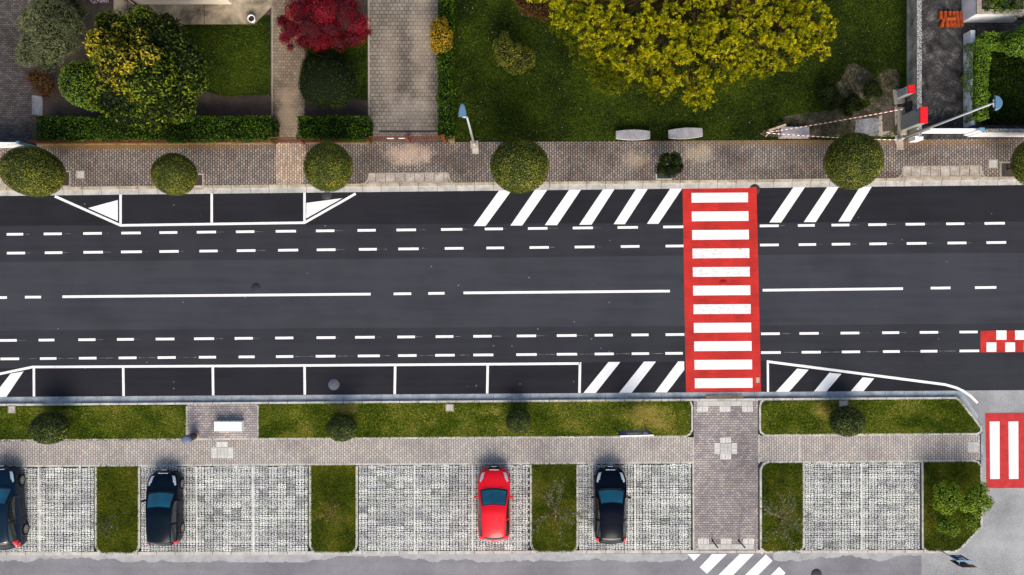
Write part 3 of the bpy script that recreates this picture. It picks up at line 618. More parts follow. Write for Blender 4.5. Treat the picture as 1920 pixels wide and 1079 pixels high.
LAWN = []
def rect(x0, x1, y0, y1, y0b=None, y1b=None, r=0, cor='', x0b=None, x1b=None):
    y0b = y0 if y0b is None else y0b; y1b = y1 if y1b is None else y1b; x0b = x0 if x0b is None else x0b; x1b = x1 if x1b is None else x1b
    P = []
    P += arc(x0 + r, y0 + r, r, 180, 270) if 'a' in cor else [(x0, y0)]
    P += arc(x1 - r, y0b + r, r, -90, 0) if 'b' in cor else [(x1, y0b)]
    P += arc(x1b - r, y1b - r, r, 0, 90) if 'c' in cor else [(x1b, y1b)]
    P += arc(x0b + r, y1 - r, r, 90, 180) if 'd' in cor else [(x0b, y1)]
    return P
verge = [rect(-1200, 350, 768, 826, 760.4, 822.6), rect(487, 1292.5, 758.8, 820.8, 751.6, 816.0, 9, 'bc'), 
         [(1436, 752), (1795, 749.8), (1831, 797), (1832, 805), (1826, 811), (1436, 813.6), (1429, 810), (1427, 804), (1427, 761), (1430, 754)]]
isl = [rect(184, 260, 874.6, 1035, 874, 1035, 13, 'cd', x0b=184, x1b=260), rect(585, 667, 873, 1034, 872.4, 1034, 13, 'cd'), rect(997.5, 1080, 870.6, 1033, 870, 1033, 13, 'cd'),
       [(1429, 879), (1434, 871), (1442, 868), (1503, 867.6), (1503, 1024), (1497, 1031), (1436, 1032), (1428, 1026)],
       [(1731, 866), (1826, 865.4), (1834, 872), (1835, 985), (1796, 1026), (1786, 1031), (1738, 1031), (1731, 1024)]]
lawn = slab('verge_lawn', verge, -.1, Zl, M['lawn_lo']); lawn2 = slab('island_lawn', isl, -.1, Zl, M['lawn_isl'])
# bays
bays = [rect(-1200, 180, 884, 1036, 875.6, 1035), rect(266, 580, 874.4, 1035, 873, 1034), rect(673, 993.5, 872, 1034, 870.6, 1033), rect(1085, 1297.5, 870, 1032.6, 869, 1031.6), rect(1508, 1724, 867.6, 1030, 866.4, 1030)]
park = slab('parking_bays', bays, -.1, .095, M['cobble'])
T = [(3, 2.1, 2.5, 1.45, 12), (8.6, 1.8, 2.5, 1.3, -14), (14, 2.1, 2.45, 1.5, 18), (1.75, 6.4, 1.25, 2.4, 4), (4.7, 6.7, 1.2, 2.2, -8), (8.6, 4.9, 2.25, 1.3, 8), (8.7, 8.0, 2.3, 1.3, -6), (12.5, 6.6, 1.2, 2.5, 6), (15.3, 6.5, 1.2, 2.3, -5), (3.2, 10.2, 2.5, .95, 3), (8.6, 10.6, 2.3, .75, -4), (13.9, 10.2, 2.5, 1.0, -6)]
SV, SR_ = [], []; tw, th = 17.0, 11.6; ang = np.arange(8) * 2 * PI / 8 + PI / 8; ca = np.sign(np.cos(ang)) * np.abs(np.cos(ang)) ** .75; sa = np.sign(np.sin(ang)) * np.abs(np.sin(ang)) ** .75
rg = np.random.default_rng(11)
for bp in bays:
    bx0, bx1, by0, by1 = max(-100, min(p[0] for p in bp)), max(p[0] for p in bp), min(p[1] for p in bp) - 2, max(p[1] for p in bp)
    y = by0
    while y < by1 + 2:
        x = bx0
        while x < bx1:
            fx, fy = rg.random() < .5, rg.random() < .5; br = np.clip(rg.normal(.52, .15), .05, 1)
            for (sx, sy, rx, ry, ro) in T:
                u, v = (tw - sx if fx else sx), (th - sy if fy else sy); ro2 = math.radians(-ro if fx != fy else ro) + rg.normal() * .12
                cx_, cy_ = x + u + rg.normal() * .12, y + v + rg.normal() * .12
                if cx_ < bx0 + 1 or cx_ > bx1 - 1.2: continue
                q = rg.uniform(.94, 1.06); X = rx * q * ca; Y = ry * q * sa
                SV.append(np.stack([(cx_ + X * math.cos(ro2) - Y * math.sin(ro2) - 960) / S, (539.5 - (cy_ + X * math.sin(ro2) + Y * math.cos(ro2))) / S, np.full(8, .1015 + rg.uniform(0, .004))], 1)[::-1]); SR_.append(np.clip(br + rg.normal() * .07, 0, 1))
            x += tw
        y += th
SV = np.array(SV); SR_ = np.array(SR_); cen = SV.mean(1); ok = np.zeros(len(SV), bool); PX = cen[:, 0] * S + 960; PY = 539.5 - cen[:, 1] * S
for bp in bays: ok |= inpoly(PX, PY, bp)
struct(np_mesh('paver_stones', SV[ok], 8, SR_[ok], [stonemat()], park))
mb = MB()
for x, xb, y0, y1 in ((74.5, 76.5, 876, 1034), (369, 370.5, 874.5, 1034), (475, 476.5, 874, 1034), (777.5, 777.5, 872.5, 1033), (886.5, 886.5, 872, 1033), (1190, 1191, 870, 1031), (1614, 1614.5, 867.5, 1030)):
    ribbon(mb, [(x, y0), (xb, y1)], 2.7, -.1, .112)
struct(mb.build('bay_dividers', M['divider'], park))
# kerbs around
def kerb(pts, w=3.6, m='kerb', z=.125, name='kerb'):
    k = MB(); ribbon(k, pts, w, -.1, z); return struct(k.build(name, M[m]))
kerb([(-1200, 832), (0, 825.2), (1284, 817.9), (1292, 814), (1297, 806), (1297, 762), (1293.5, 753)], 3.4, z=.124)
kerb([(351.6, 761), (351.6, 824)], 3., 'kerb_v', .1225); kerb([(485, 759), (485, 821)], 3., 'kerb_v', .1225)
kerb([(1837, 806), (1835, 810.5), (1830, 813.2), (1434, 815.6), (1426, 811), (1424, 803), (1424, 763), (1426, 754), (1432, 749.5)], 3.6, z=.1235)
kerb([(-1200, 880), (0, 873.6), (1298, 866.8)], 3.4, z=.1215); kerb([(1505, 865.6), (1729, 864.4)], 3.4, z=.1215)
kerb([(1298.6, 820), (1299.6, 1033)], 3., 'kerb_v', .1212)
kerb([(1729.4, 864.2), (1822, 863.4), (1832, 866.5), (1836.6, 874), (1838, 986), (1798, 1028.5), (1787, 1033.6), (1738, 1033.6), (1728.6, 1026), (1728, 866)], 4., z=.1228)
kerb([(1505.4, 867), (1505.6, 1024), (1498, 1032.6), (1434, 1034.6), (1425.6, 1028), (1425.2, 880), (1431, 869.5), (1440, 865.8), (1505, 865.4)], 4., z=.1232)
kerb([(1422, 814), (1422, 868)], 2.6, 'kerb_v', .1206)
for a, b, y0, y1 in ((182, 262.5, 875.5, 1037), (582.6, 669.6, 873.4, 1036), (995.6, 1082.4, 871.2, 1035)):
    kerb([(a, y0)] + [(a, y1 - 15)] + [(a + 3, y1 - 7), (a + 8, y1 - 2), (a + 15, y1)] + [(b - 15, y1), (b - 8, y1 - 2), (b - 3, y1 - 7), (b, y1 - 15)] + [(b, y0)], 4.2, 'kerb_v', .1245, 'kerb')
kerb([(-1200, 1041.5), (0, 1037.4), (1425, 1033.2), (1430, 1036)], 5.6, z=.110); kerb([(1500, 1033.5), (1735, 1033)], 5., z=.109)
kerb([(1840, 812), (1840, 872)], 4., 'gutter', .06, 'dropped_kerb')

# upper yards
yard = slab('garden_soil', [[(62, -700), (513, -700), (513, 272), (62, 274)], [(572, -700), (692, -700), (692, 269.5), (572, 270)]], -.1, .10, M['soil'])
slab('driveway', [[(-1200, -700), (62, -700), (62, 274), (-1200, 290)]], -.1, .104, M['brick_dark'])
sheet('garden_strip', [[(62, 180), (82, 182), (82, 218), (62, 216)]], .104, M['conc_dk'])
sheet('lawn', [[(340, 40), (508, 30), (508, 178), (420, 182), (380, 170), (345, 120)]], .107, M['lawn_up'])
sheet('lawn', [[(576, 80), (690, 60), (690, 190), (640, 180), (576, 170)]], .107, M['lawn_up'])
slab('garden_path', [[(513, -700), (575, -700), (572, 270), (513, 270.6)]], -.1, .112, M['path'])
kerb([(511.5, -700), (511.5, 262)], 2., 'conc', .125, 'path_edging')
slab('tan_driveway', [[(692, -700), (819, -700), (823, 267), (694, 268.5)]], -.1, .110, M['drive'])
kerb([(690.5, -700), (692.5, 222)], 3.2, 'conc', .125, 'path_edging')
mb = MB(); mb.flat(px([(712, 246.5), (822, 246.2), (822, 249.5), (712, 249.8)]), .1145); struct(mb.build('drain_channel', M['dark']))
terr = slab('terrace', [[(217, -400), (217, 44), (250, 48), (478, 47.5), (527, -2), (800, -400)]], -.1, .22, M['terrace'])
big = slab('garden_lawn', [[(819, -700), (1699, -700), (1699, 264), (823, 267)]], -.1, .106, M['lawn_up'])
patches = [jag(1638, 168, 56, 44, amp=.45, seed=14), jag(1560, 232, 112, 24, seed=5), jag(1650, 225, 55, 30, seed=9), jag(1480, 250, 60, 10, seed=6)]
mb = MB()
for i, p in enumerate(patches): mb.flat(px([(min(a, 1697), min(b, 262.5)) for a, b in p]), .109 + .001 * i)
struct(mb.build('bare_soil_patch', M['litter'], big))
slab('old_driveway', [[(1699, -700), (1830, -700), (1830, 262), (1699, 263.4)]], -.1, .104, M['herring'])
slab('neighbour_yard', [[(1830, -700), (4100, -700), (4100, 248), (1830, 261.5)]], -.1, .103, M['brick_dark'])
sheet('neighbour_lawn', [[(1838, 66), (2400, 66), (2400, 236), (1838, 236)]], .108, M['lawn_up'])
sheet('concrete_base', [[(1602, 226), (1640, 222), (1652, 226), (1652, 256), (1602, 257)]], .1155, M['conc_dk']); sheet('concrete_base', [[(1646, 220), (1680, 198), (1680, 258), (1646, 257)]], .118, M['conc'])
sheet('iron_plate', [[(1651, 200), (1675, 199), (1677, 246), (1653, 248)]], .121, plain('brown_plate', sr(84, 70, 66), .7, var=.25))

# ---- grass blades
def grass(name, polys, n, mt, z, h=.05, l=.10, skip=(), parent=None):
    X, Y = [], []; boxes = [(min(p[0] for p in q), max(p[0] for p in q), min(p[1] for p in q), max(p[1] for p in q)) for q in polys]
    ar = [(b[1] - b[0]) * (b[3] - b[2]) for b in boxes]; t = sum(ar)
    for q, b, a in zip(polys, boxes, ar):
        m = int(n * a / t); x = RNG.uniform(b[0], b[1], m); y = RNG.uniform(b[2], b[3], m); k = inpoly(x, y, q); X.append(x[k]); Y.append(y[k])
    X = np.concatenate(X); Y = np.concatenate(Y)
    for p, pr in skip:
        k = inpoly(X, Y, p) & (RNG.random(len(X)) < pr); X = X[~k]; Y = Y[~k]
    m = len(X); P = np.stack([(X - 960) / S, (539.5 - Y) / S, np.full(m, z + .012)], 1)
    a = RNG.uniform(0, 2 * PI, m); d = np.stack([np.cos(a), np.sin(a), np.zeros(m)], 1); wv = np.stack([-np.sin(a), np.cos(a), np.zeros(m)], 1) * (RNG.uniform(.012, .022, m))[:, None]
    tip = P + d * (l * RNG.uniform(.3, 1., m))[:, None] + np.array([0, 0, 1]) * (h * RNG.uniform(.5, 1.3, m))[:, None]
    o = np_mesh(name, np.stack([P - wv, P + wv, tip], 1), 3, RNG.random(m), [mt], parent)
    o['kind'] = 'stuff'; o['label'] = {'l': 'short mown grass on the verges and planting islands', 'u': 'dark green garden grass'}[name_key]; o['category'] = 'grass'
    return o
name_key = 'l'
def grow(p, k=1.3):
    cx, cy = (min(q[0] for q in p) + max(q[0] for q in p)) / 2, (min(q[1] for q in p) + max(q[1] for q in p)) / 2
    return [(a + math.copysign(k, a - cx), b + math.copysign(k, b - cy)) for a, b in p]
v2 = [grow([(max(-60, a), b) for a, b in p]) for p in verge]
grass('grass', v2, 70000, M['lawn_lo'], Zl); grass('grass', [grow(p) for p in isl], 45000, M['lawn_isl'], Zl)['label'] = 'short mown grass on the islands between parking bays'
name_key = 'u'
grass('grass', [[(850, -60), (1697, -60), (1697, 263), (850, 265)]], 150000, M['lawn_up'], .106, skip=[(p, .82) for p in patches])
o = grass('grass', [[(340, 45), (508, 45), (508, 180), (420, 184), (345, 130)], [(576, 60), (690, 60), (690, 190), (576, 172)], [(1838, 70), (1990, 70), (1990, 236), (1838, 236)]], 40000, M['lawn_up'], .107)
o['label'] = 'dark grass between the garden shrubs beside the paths'

# ================================================================== THINGS
def manhole(x, y, r, label, m='iron', z=.0, ribs=True):
    c = W(x, y, 0); c.z = z; o = root('manhole_cover', c, label, 'manhole cover', 'round manhole covers')
    mb = MB(); mb.lathe([(r / S, 0), (r / S, .008), (r / S * .86, .0085)], c, 28); mb.build('frame', M[m], o, c)
    mb = MB(); mb.lathe([(r / S * .85, .004), (r / S * .84, .0115), (.02, .012)], c, 28)
    for i in (range(-2, 3) if ribs else ()): mb.box(c + Vector((0, i * r / S * .28, .0135)), (r / S * 1.1, .02, .004))
    mb.build('lid', M[m], o, c); return o
manhole(480, 540, 9, 'dark round manhole cover above the long centre line on the left', m='man_dark', z=.0)
manhole(626, 721.5, 10.5, 'pale round manhole cover in the lower kerbside parking bay', 'iron_blue', z=.002)
manhole(612.5, 366, 9.5, 'dark round manhole cover below the round tree beside the white triangle', z=.0)
manhole(1415, 355.5, 10, 'pale round manhole cover at the upper right corner of the red crosswalk', 'iron', z=.006)
manhole(1356, 532, 9, 'red painted manhole cover between two bars of the crosswalk', 'redm', z=-.0058, ribs=False)
manhole(1531, 1077, 10, 'dark round manhole cover on the grey rear street', z=-.010)
manhole(1836, 993, .1, 'x', z=.0) if False else None
def cover(x0, x1, y0, y1, z, label, m='tactg'):
    c = W((x0 + x1) / 2, (y0 + y1) / 2, 0); c.z = z; o = root('utility_cover', c, label, 'utility cover', 'square concrete utility covers')
    mb = MB(); w, h = (x1 - x0) / S, (y1 - y0) / S
    for dx, dy, a, b in ((0, h / 2 - .025, w, .05), (0, -h / 2 + .025, w, .05), (w / 2 - .025, 0, .05, h - .1), (-w / 2 + .025, 0, .05, h - .1)): mb.box(c + Vector((dx, dy, .004)), (a, b, .024))
    mb.build('frame', M['conc'], o, c)
    mb = MB(); mb.box(c + Vector((0, 0, .002)), (w - .11, h - .11, .022)); mb.lathe([(.03, .0), (.03, .016)], c, 10); mb.build('lid', M[m], o, c)
cover(145.5, 161, 321, 336, .118, 'square concrete cover on the brown pavement between the two leftmost round trees')
cover(885, 898, 276, 290, .118, 'square concrete cover at the foot of the lamp post by the long lawn')
cover(1851, 1868, 300, 316, .118, 'square concrete cover on the brown pavement at the far right by the driveway ramp')
cover(18, 32, 760.5, 774.5, .135, 'square concrete cover in the verge grass at the far left')
cover(836, 851, 757.5, 771, .135, 'square concrete cover in the verge grass right of the middle round shrub')
cover(1571, 1588, 750.5, 764, .135, 'square concrete cover in the verge grass just above the rightmost round shrub')
cover(1417.5, 1424, 708, 718, .0, 'small pale square cover beside the lower right corner of the red crosswalk')

# ---- clipped round trees
dome = root('round_tree', (0, 0, 0), 'x', 'tree', 'clipped round street trees')
crown(dome, [((0, 0, 0), (1, 1, .86))], 17000, .048, .030, [M['l_dome'], M['l_domecore']], core=.93, amp=.022, tilt=.42, thick=.075, low=-.75)
trunk(dome, 1.35, .055, M['bark'], org=(0, 0, -1.9), limbs=5, spread=.5)
dome2 = root('round_shrub', (0, 0, 0), 'x', 'shrub', 'clipped round shrubs in the verge grass')
crown(dome2, [((0, 0, 0), (1, 1, .86))], 8000, .085, .052, [M['l_dome2'], M['l_dome2core']], core=.9, amp=.04, tilt=.5, thick=.13, low=-.75)
trunk(dome2, 1.35, .055, M['bark'], org=(0, 0, -1.9), limbs=5, spread=.5)
def place_dome(cx, cy, r, zc, label, pit=True, squash=(1, 1), rz=0., first={}):
    src = dome if pit else dome2; o = copy_tree(src) if pit in first else src; first[pit] = 1
    R = r / S * (1 - zc / H); c = W(cx, cy, zc); o.location = c; o.scale = (R * squash[0], R * squash[1], R); o.rotation_euler = (0, 0, rz); o['label'] = label
    for t in o.children:
        if t.name.startswith('trunk'): t.scale = (1 / squash[0], 1 / squash[1], (zc / R) / 1.9); 
    if pit:
        x, y = c.x * S + 960, 539.5 - c.y * S; mb = MB()
        for a, b, d, e in ((x - 14, x + 14, y - 15, y - 12.6), (x - 14, x + 14, y + 12.6, y + 15), (x - 14, x - 11.6, y - 12.6, y + 12.6), (x + 11.6, x + 14, y - 12.6, y + 12.6)): mb.prism(px([(a, d), (b, d), (b, e), (a, e)]), .1, .126)
        struct(mb.build('tree_pit_frame', M['conc'], upper)); mb = MB()
        mb.flat(px([(x - 11.6, y - 12.6), (x + 11.6, y - 12.6), (x + 11.6, y + 12.6), (x - 11.6, y + 12.6)]), .1195)
        struct(mb.build('tree_pit_soil', M['soil'], upper)); mb = MB()
        for i in range(9):
            q = x - 10.6 + i * 2.65
            mb.prism(px([(q - .4, y - 12.5), (q + .4, y - 12.5), (q + .4, y + 12.5), (q - .4, y + 12.5)]), .12, .124)
        struct(mb.build('tree_grate', M['dark'], upper))
    return o
place_dome(61.5, 322, 57, 2.75, 'large clipped round tree on the brown pavement at the far left by the white gate', squash=(1, .82), rz=-.25)
place_dome(327, 327.5, 41.5, 2.8, 'smaller clipped round tree above the upper left parking bay, its square pit showing', squash=(1, .96), rz=-.3)
place_dome(615.5, 313.5, 45.5, 2.6, 'clipped round tree on the brown pavement above the right white triangle marking', squash=(1, 1.02))
place_dome(974, 311.5, 55.5, 2.6, 'clipped round tree on the brown pavement by the first slanted white stripe', squash=(1, .93))
place_dome(1600, 302.5, 54.5, 2.6, 'clipped round tree on the brown pavement right of the red crosswalk', squash=(1, .96), rz=.6)
place_dome(1948, 305, 48, 2.6, 'clipped round tree cut by the right edge of the photo', rz=1.4)
place_dome(93, 803, 35, 1.07, 'clipped round shrub in the verge grass at the far left', False, squash=(1, .86))
place_dome(641, 802.5, 28, 0.90, 'clipped round shrub in the verge grass right of the white bench', False, squash=(1, .92))
place_dome(972.5, 789.5, 24, 0.80, 'smallest clipped round shrub in the verge grass left of the crossing path', False)
place_dome(1588, 790, 33, 1.02, 'clipped round shrub in the verge grass right of the crossing path', False, squash=(1, .88))

def C(x, y, z): return tuple(W(x, y, z))
def B(x, y, z, r, rz=None, gold=False):
    R = r / S * (1 - z / H); return (C(x, y, z), (R, R, rz if rz else R * .8), gold)
def plant(name, x, y, label, cat, blobs, n, l, w, mt, th=None, tr=.08, group=None, **kw):
    g = W(x, y, 0); g.z = .1; o = root(name, g, label, cat, group)
    lb = [((np.array(b[0]) - np.array(g[:])), b[1], b[2]) for b in blobs]
    crown(o, lb, n, l, w, mt, **kw)
    if th: trunk(o, th, tr, M['bark'], limbs=6, spread=th * .6)
    return o
# street shrub
plant('shrub', 1246, 322, 'small loose dark shrub in a pit on the brown pavement left of the red crosswalk', 'shrub',
      [B(1248, 300, 1.3, 13), B(1265, 300, 1.2, 14), B(1240, 316, 1.0, 12), B(1258, 318, 1.2, 15), B(1270, 314, 1.1, 12), B(1250, 294, 1.6, 8)], 4200, .085, .05, [M['l_vdark'], M['l_core']], th=.9, tr=.04, core=.7, thick=.3, amp=.14)
mb = MB()
for a, b, d, e in ((1229, 1259, 308, 310), (1229, 1259, 336, 338), (1229, 1231, 310, 336), (1257, 1259, 310, 336)): mb.prism(px([(a, d), (b, d), (b, e), (a, e)]), .1, .126)
struct(mb.build('tree_pit_frame', M['kerb'], upper)); sheet('tree_pit_soil', [[(1231, 310), (1257, 310), (1257, 336), (1231, 336)]], .119, M['dark'], upper)
# olive tree top left
random.seed(3)
bl = [B(88, 20, 3.6, 34), B(118, 30, 3.8, 30), B(60, 40, 3.2, 26), B(95, 62, 3.4, 38), B(62, 80, 3.0, 26), B(92, 98, 2.8, 30), B(52, 104, 2.7, 22), B(122, 84, 3.0, 26), B(140, 50, 3.2, 20), B(130, 8, 3.0, 26), B(92, 118, 2.4, 20), B(150, 20, 2.6, 18)]
plant('olive_tree', 105, 75, 'grey green olive tree in the top left corner garden', 'tree', bl, 24000, .16, .022, [M['l_olive'], M['l_core']], th=2.2, tr=.14, bvar=.35, core=.62, thick=.5, amp=.2, tilt=.9)
# magnolia
bl = [B(268, 60, 4.2, 46), B(308, 78, 4.4, 46), B(344, 112, 4.0, 42), B(352, 152, 3.6, 38), B(330, 192, 3.2, 42), B(284, 208, 2.8, 36), B(238, 206, 2.6, 34), B(205, 192, 2.4, 24), B(278, 140, 4.9, 52), B(298, 178, 4.0, 44), B(240, 165, 4.0, 40), B(268, 34, 3.6, 22), B(215, 54, 3.6, 30), B(200, 95, 3.8, 34), B(312, 48, 3.6, 22), B(196, 40, 3.2, 18), B(196, 158, 3.2, 30), B(180, 178, 2.4, 22), B(214, 182, 3.0, 32)]
bl += [B(190, 84, 4.6, 30, None, True), B(214, 104, 5.1, 32, None, True), B(244, 120, 5.4, 32, None, True), B(208, 132, 4.7, 28, None, True), B(256, 150, 4.9, 28, None, True), B(230, 150, 4.7, 26, None, True), B(266, 74, 5.2, 22, None, True), B(284, 104, 5.7, 20, None, True), B(226, 60, 4.7, 18, None, True), B(250, 172, 4.4, 18, None, True)]
plant('magnolia_tree', 290, 170, 'large dark leaved evergreen tree with golden leaves on its upper left side', 'tree', bl, 30000, .19, .085, [M['l_dark'], M['l_core'], M['l_gold']], th=3.2, tr=.18, bvar=.3, core=.78, thick=.4, amp=.16, tilt=.75)
plant('round_shrub', 160, 165, 'lime green rounded shrub pressed against the left side of the dark evergreen tree', 'shrub',
      [B(158, 158, 1.9, 44), B(176, 178, 1.7, 32), B(140, 142, 1.9, 26)], 9500, .07, .04, [M['l_lime'], M['l_core']], th=.8, core=.88, thick=.2, amp=.06)
plant('russet_shrub', 78, 155, 'low russet brown shrub below the olive tree', 'shrub',
      [B(64, 146, 1.0, 16), B(80, 150, 1.1, 18), B(92, 164, .9, 14), B(76, 168, .8, 12), B(86, 178, .6, 9)], 3200, .10, .03, [M['l_rustb'], M['l_core']], core=.6, thick=.4, amp=.2)
plant('flowering_bush', 185, 5, 'small pale flowering bush at the top edge beside the terrace', 'bush',
      [B(176, -4, 1.0, 10), B(190, -6, 1.1, 11), B(198, 0, .8, 6)], 700, .07, .05, [M['l_lilac'], M['l_core']], core=.7, thick=.3, amp=.15)
# maple
bl = [B(560, 22, 2.8, 28), B(548, 55, 2.5, 24), B(584, 50, 3.0, 30), B(604, 20, 3.2, 30), B(622, 50, 2.8, 26), B(600, 76, 2.3, 22), B(568, 78, 2.2, 16), B(650, 18, 3.1, 30), B(672, 45, 2.6, 22), B(660, 70, 2.3, 20), B(634, 76, 2.2, 20), B(572, 0, 2.8, 24), B(676, 66, 2.1, 15), B(530, 40, 2.2, 12), B(535, 72, 2., 12), B(600, 92, 1.9, 12), B(640, -10, 3., 26), B(545, 88, 1.8, 8), B(690, 60, 2., 8)]
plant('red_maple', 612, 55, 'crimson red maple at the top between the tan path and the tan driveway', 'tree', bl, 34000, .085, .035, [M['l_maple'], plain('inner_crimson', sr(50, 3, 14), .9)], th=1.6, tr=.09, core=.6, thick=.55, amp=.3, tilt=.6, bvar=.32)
plant('round_shrub', 618, 165, 'very dark rounded shrub below the crimson maple', 'shrub',
      [B(614, 152, 1.7, 50), B(606, 142, 1.6, 46), B(628, 160, 1.5, 44), B(600, 160, 1.5, 40)], 15000, .075, .045, [M['l_vdark'], M['l_core']], th=.9, core=.93, thick=.14, amp=.05)
plant('golden_shrub', 826, 76, 'golden yellow shrub on the hedge beside the long lawn', 'shrub',
      [B(824, 70, 1.8, 21), B(830, 80, 1.7, 18), B(822, 52, 1.7, 17), B(838, 66, 1.6, 13), B(818, 88, 1.4, 13), B(830, 42, 1.5, 11)], 5200, .09, .035, [M['l_yel'], M['l_core']], core=.7, thick=.35, amp=.16)
# hedges
def hedge_px(x0, x1, y0, y1, h, n, label, mt='l_hedge', rz=0.):
    a = W(x0, y1, h); b = W(x1, y0, h); g = Vector(((a.x + b.x) / 2, (a.y + b.y) / 2, .1)); o = root('hedge', g, label, 'hedge')
    hedge(o, a.x - g.x, b.x - g.x, a.y - g.y, b.y - g.y, h - .1, n, [M[mt], M['l_core']], z0=0)
    return o
hedge_px(66, 508, 217, 262, 1.35, 26000, 'long clipped green hedge behind the brown pavement at upper left')
hedge_px(556, 692, 217, 260, 1.35, 9500, 'short clipped green hedge between the tan path and the tan driveway')
hedge_px(820.5, 849, 0 - 60, 258, 1.4, 15000, 'narrow clipped hedge between the tan driveway and the long lawn')
# lawn bushes
def twigs(parent, c, n, length, r, mt, leaf, leafn, ll, lw, seed, up=.5, droop=0., name='branches', spread=1.0):
    rr = random.Random(seed); mb = MB(); LP, LN = [], []
    for i in range(n):
        a = 2 * PI * i / n + rr.uniform(-.5, .5); L = length * rr.uniform(.6, 1.15); p = Vector(c); pts = [p.copy()]; d = Vector((math.cos(a) * spread, math.sin(a) * spread, up * rr.uniform(.6, 1.4))).normalized()
        for k in range(6):
            d = (d + Vector((rr.uniform(-.35, .35), rr.uniform(-.35, .35), rr.uniform(-.2, .2) - droop))).normalized(); p = p + d * L / 6; pts.append(p.copy())
            if k > 0:
                for q in range(2):
                    e = (d + Vector((rr.uniform(-.9, .9), rr.uniform(-.9, .9), rr.uniform(-.2, .4)))).normalized() * L * rr.uniform(.15, .32); mb.path([p, p + e * .5, p + e + Vector((0, 0, -.03))], r * .4, r * .12, 4)
                    for t in np.linspace(.1, 1, leafn): LP.append(p + e * t)
            for t in np.linspace(0, 1, leafn): LP.append(p - d * L / 6 * t)
        mb.path(pts, r, r * .3, 5)
    mb.build(name, mt, parent)
    P = np.array([v[:] for v in LP]); P += RNG.normal(size=P.shape) * ll * .35
    np_mesh('foliage', leaf_quads(P, unit(len(P)) + np.array([0, 0, .6]), ll, lw, 1.), 4, RNG.random(len(P)), [leaf], parent)
def bush_twig(x, y, label, blobs, n, seed, leaf, name='bush', tw=14):
    g = W(x, y, 0); g.z = .1; o = root(name, g, label, 'bush'); lb = [((np.array(b[0]) - np.array(g[:])), b[1], b[2]) for b in blobs]
    crown(o, lb, n, .09, .04, [leaf, M['l_core']], core=.55, thick=.45, amp=.2, tilt=.9)
    twigs(o, (0, 0, .1), tw, .95, .014, M['wood'], leaf, 2, .06, .03, seed, up=1.2); return o
bush_twig(961, 106, 'straggly ball shaped bush with bare brown twigs alone on the lawn', [B(944, 88, 1.2, 20), B(960, 122, .9, 18), B(984, 108, 1.1, 20), B(974, 126, .8, 13), B(936, 102, .9, 11), B(946, 68, 1.1, 10), B(948, 110, 1.3, 16), B(966, 98, 1.3, 16), B(992, 118, .9, 12)], 5200, 4, leafmat('straggly_leaf', [(0, sr(50, 54, 12)), (.5, sr(112, 116, 24)), (1, sr(176, 170, 56))]), tw=14)
bush_twig(1004, 18, 'dull green bush in the shade of the big yellow pine at its left', [B(990, 8, 1.4, 22), B(1008, 16, 1.5, 22), B(1022, 26, 1.2, 14), B(975, 2, 1.2, 12)], 2600, 8, M['l_rustb'])
plant('low_bush', 1556, 176, 'low dark bush on the bare soil, leftmost of three', 'bush', [B(1553, 172, .8, 20), B(1566, 184, .7, 15), B(1546, 188, .7, 14), B(1560, 200, .5, 10)], 3600, .07, .04, [M['l_vdark'], M['l_core']], core=.7, thick=.4, amp=.18)
plant('low_bush', 1602, 194, 'low dark bush on the bare soil, middle of three and lowest', 'bush', [B(1600, 186, .6, 13), B(1594, 200, .6, 13), B(1608, 200, .5, 11), B(1590, 212, .4, 9)], 2200, .07, .04, [M['l_vdark'], M['l_core']], core=.7, thick=.4, amp=.18)
plant('low_bush', 1636, 168, 'low dark bush on the bare soil, rightmost of three', 'bush', [B(1637, 162, .8, 15), B(1628, 174, .7, 12), B(1645, 174, .6, 11)], 2600, .07, .04, [M['l_vdark'], M['l_core']], core=.7, thick=.4, amp=.18)
# right hand hedge and shrubs
o = hedge_px(1833, 1856, 72, 222, 1.5, 8000, 'bright green hedge beside the long white wall at upper right', 'l_lime')
o = hedge_px(1846, 1990, 58, 84, 1.6, 8000, 'bright green hedge running along the dark tiled path at upper right', 'l_lime')
plant('bush', 1905, 90, 'bright green bush by the right edge above the small lawn', 'bush', [B(1905, 84, 1.9, 22), B(1925, 70, 1.9, 24), B(1935, 95, 1.7, 20)], 5000, .09, .05, [M['l_lime'], M['l_core']], core=.8, thick=.25, amp=.12)
o = hedge_px(1856, 2040, 84, 232, .45, 26000, 'low leafy green ground cover filling the plot behind the white front wall', 'l_vgreen'); o.name = 'ground_cover'; o['category'] = 'plant'
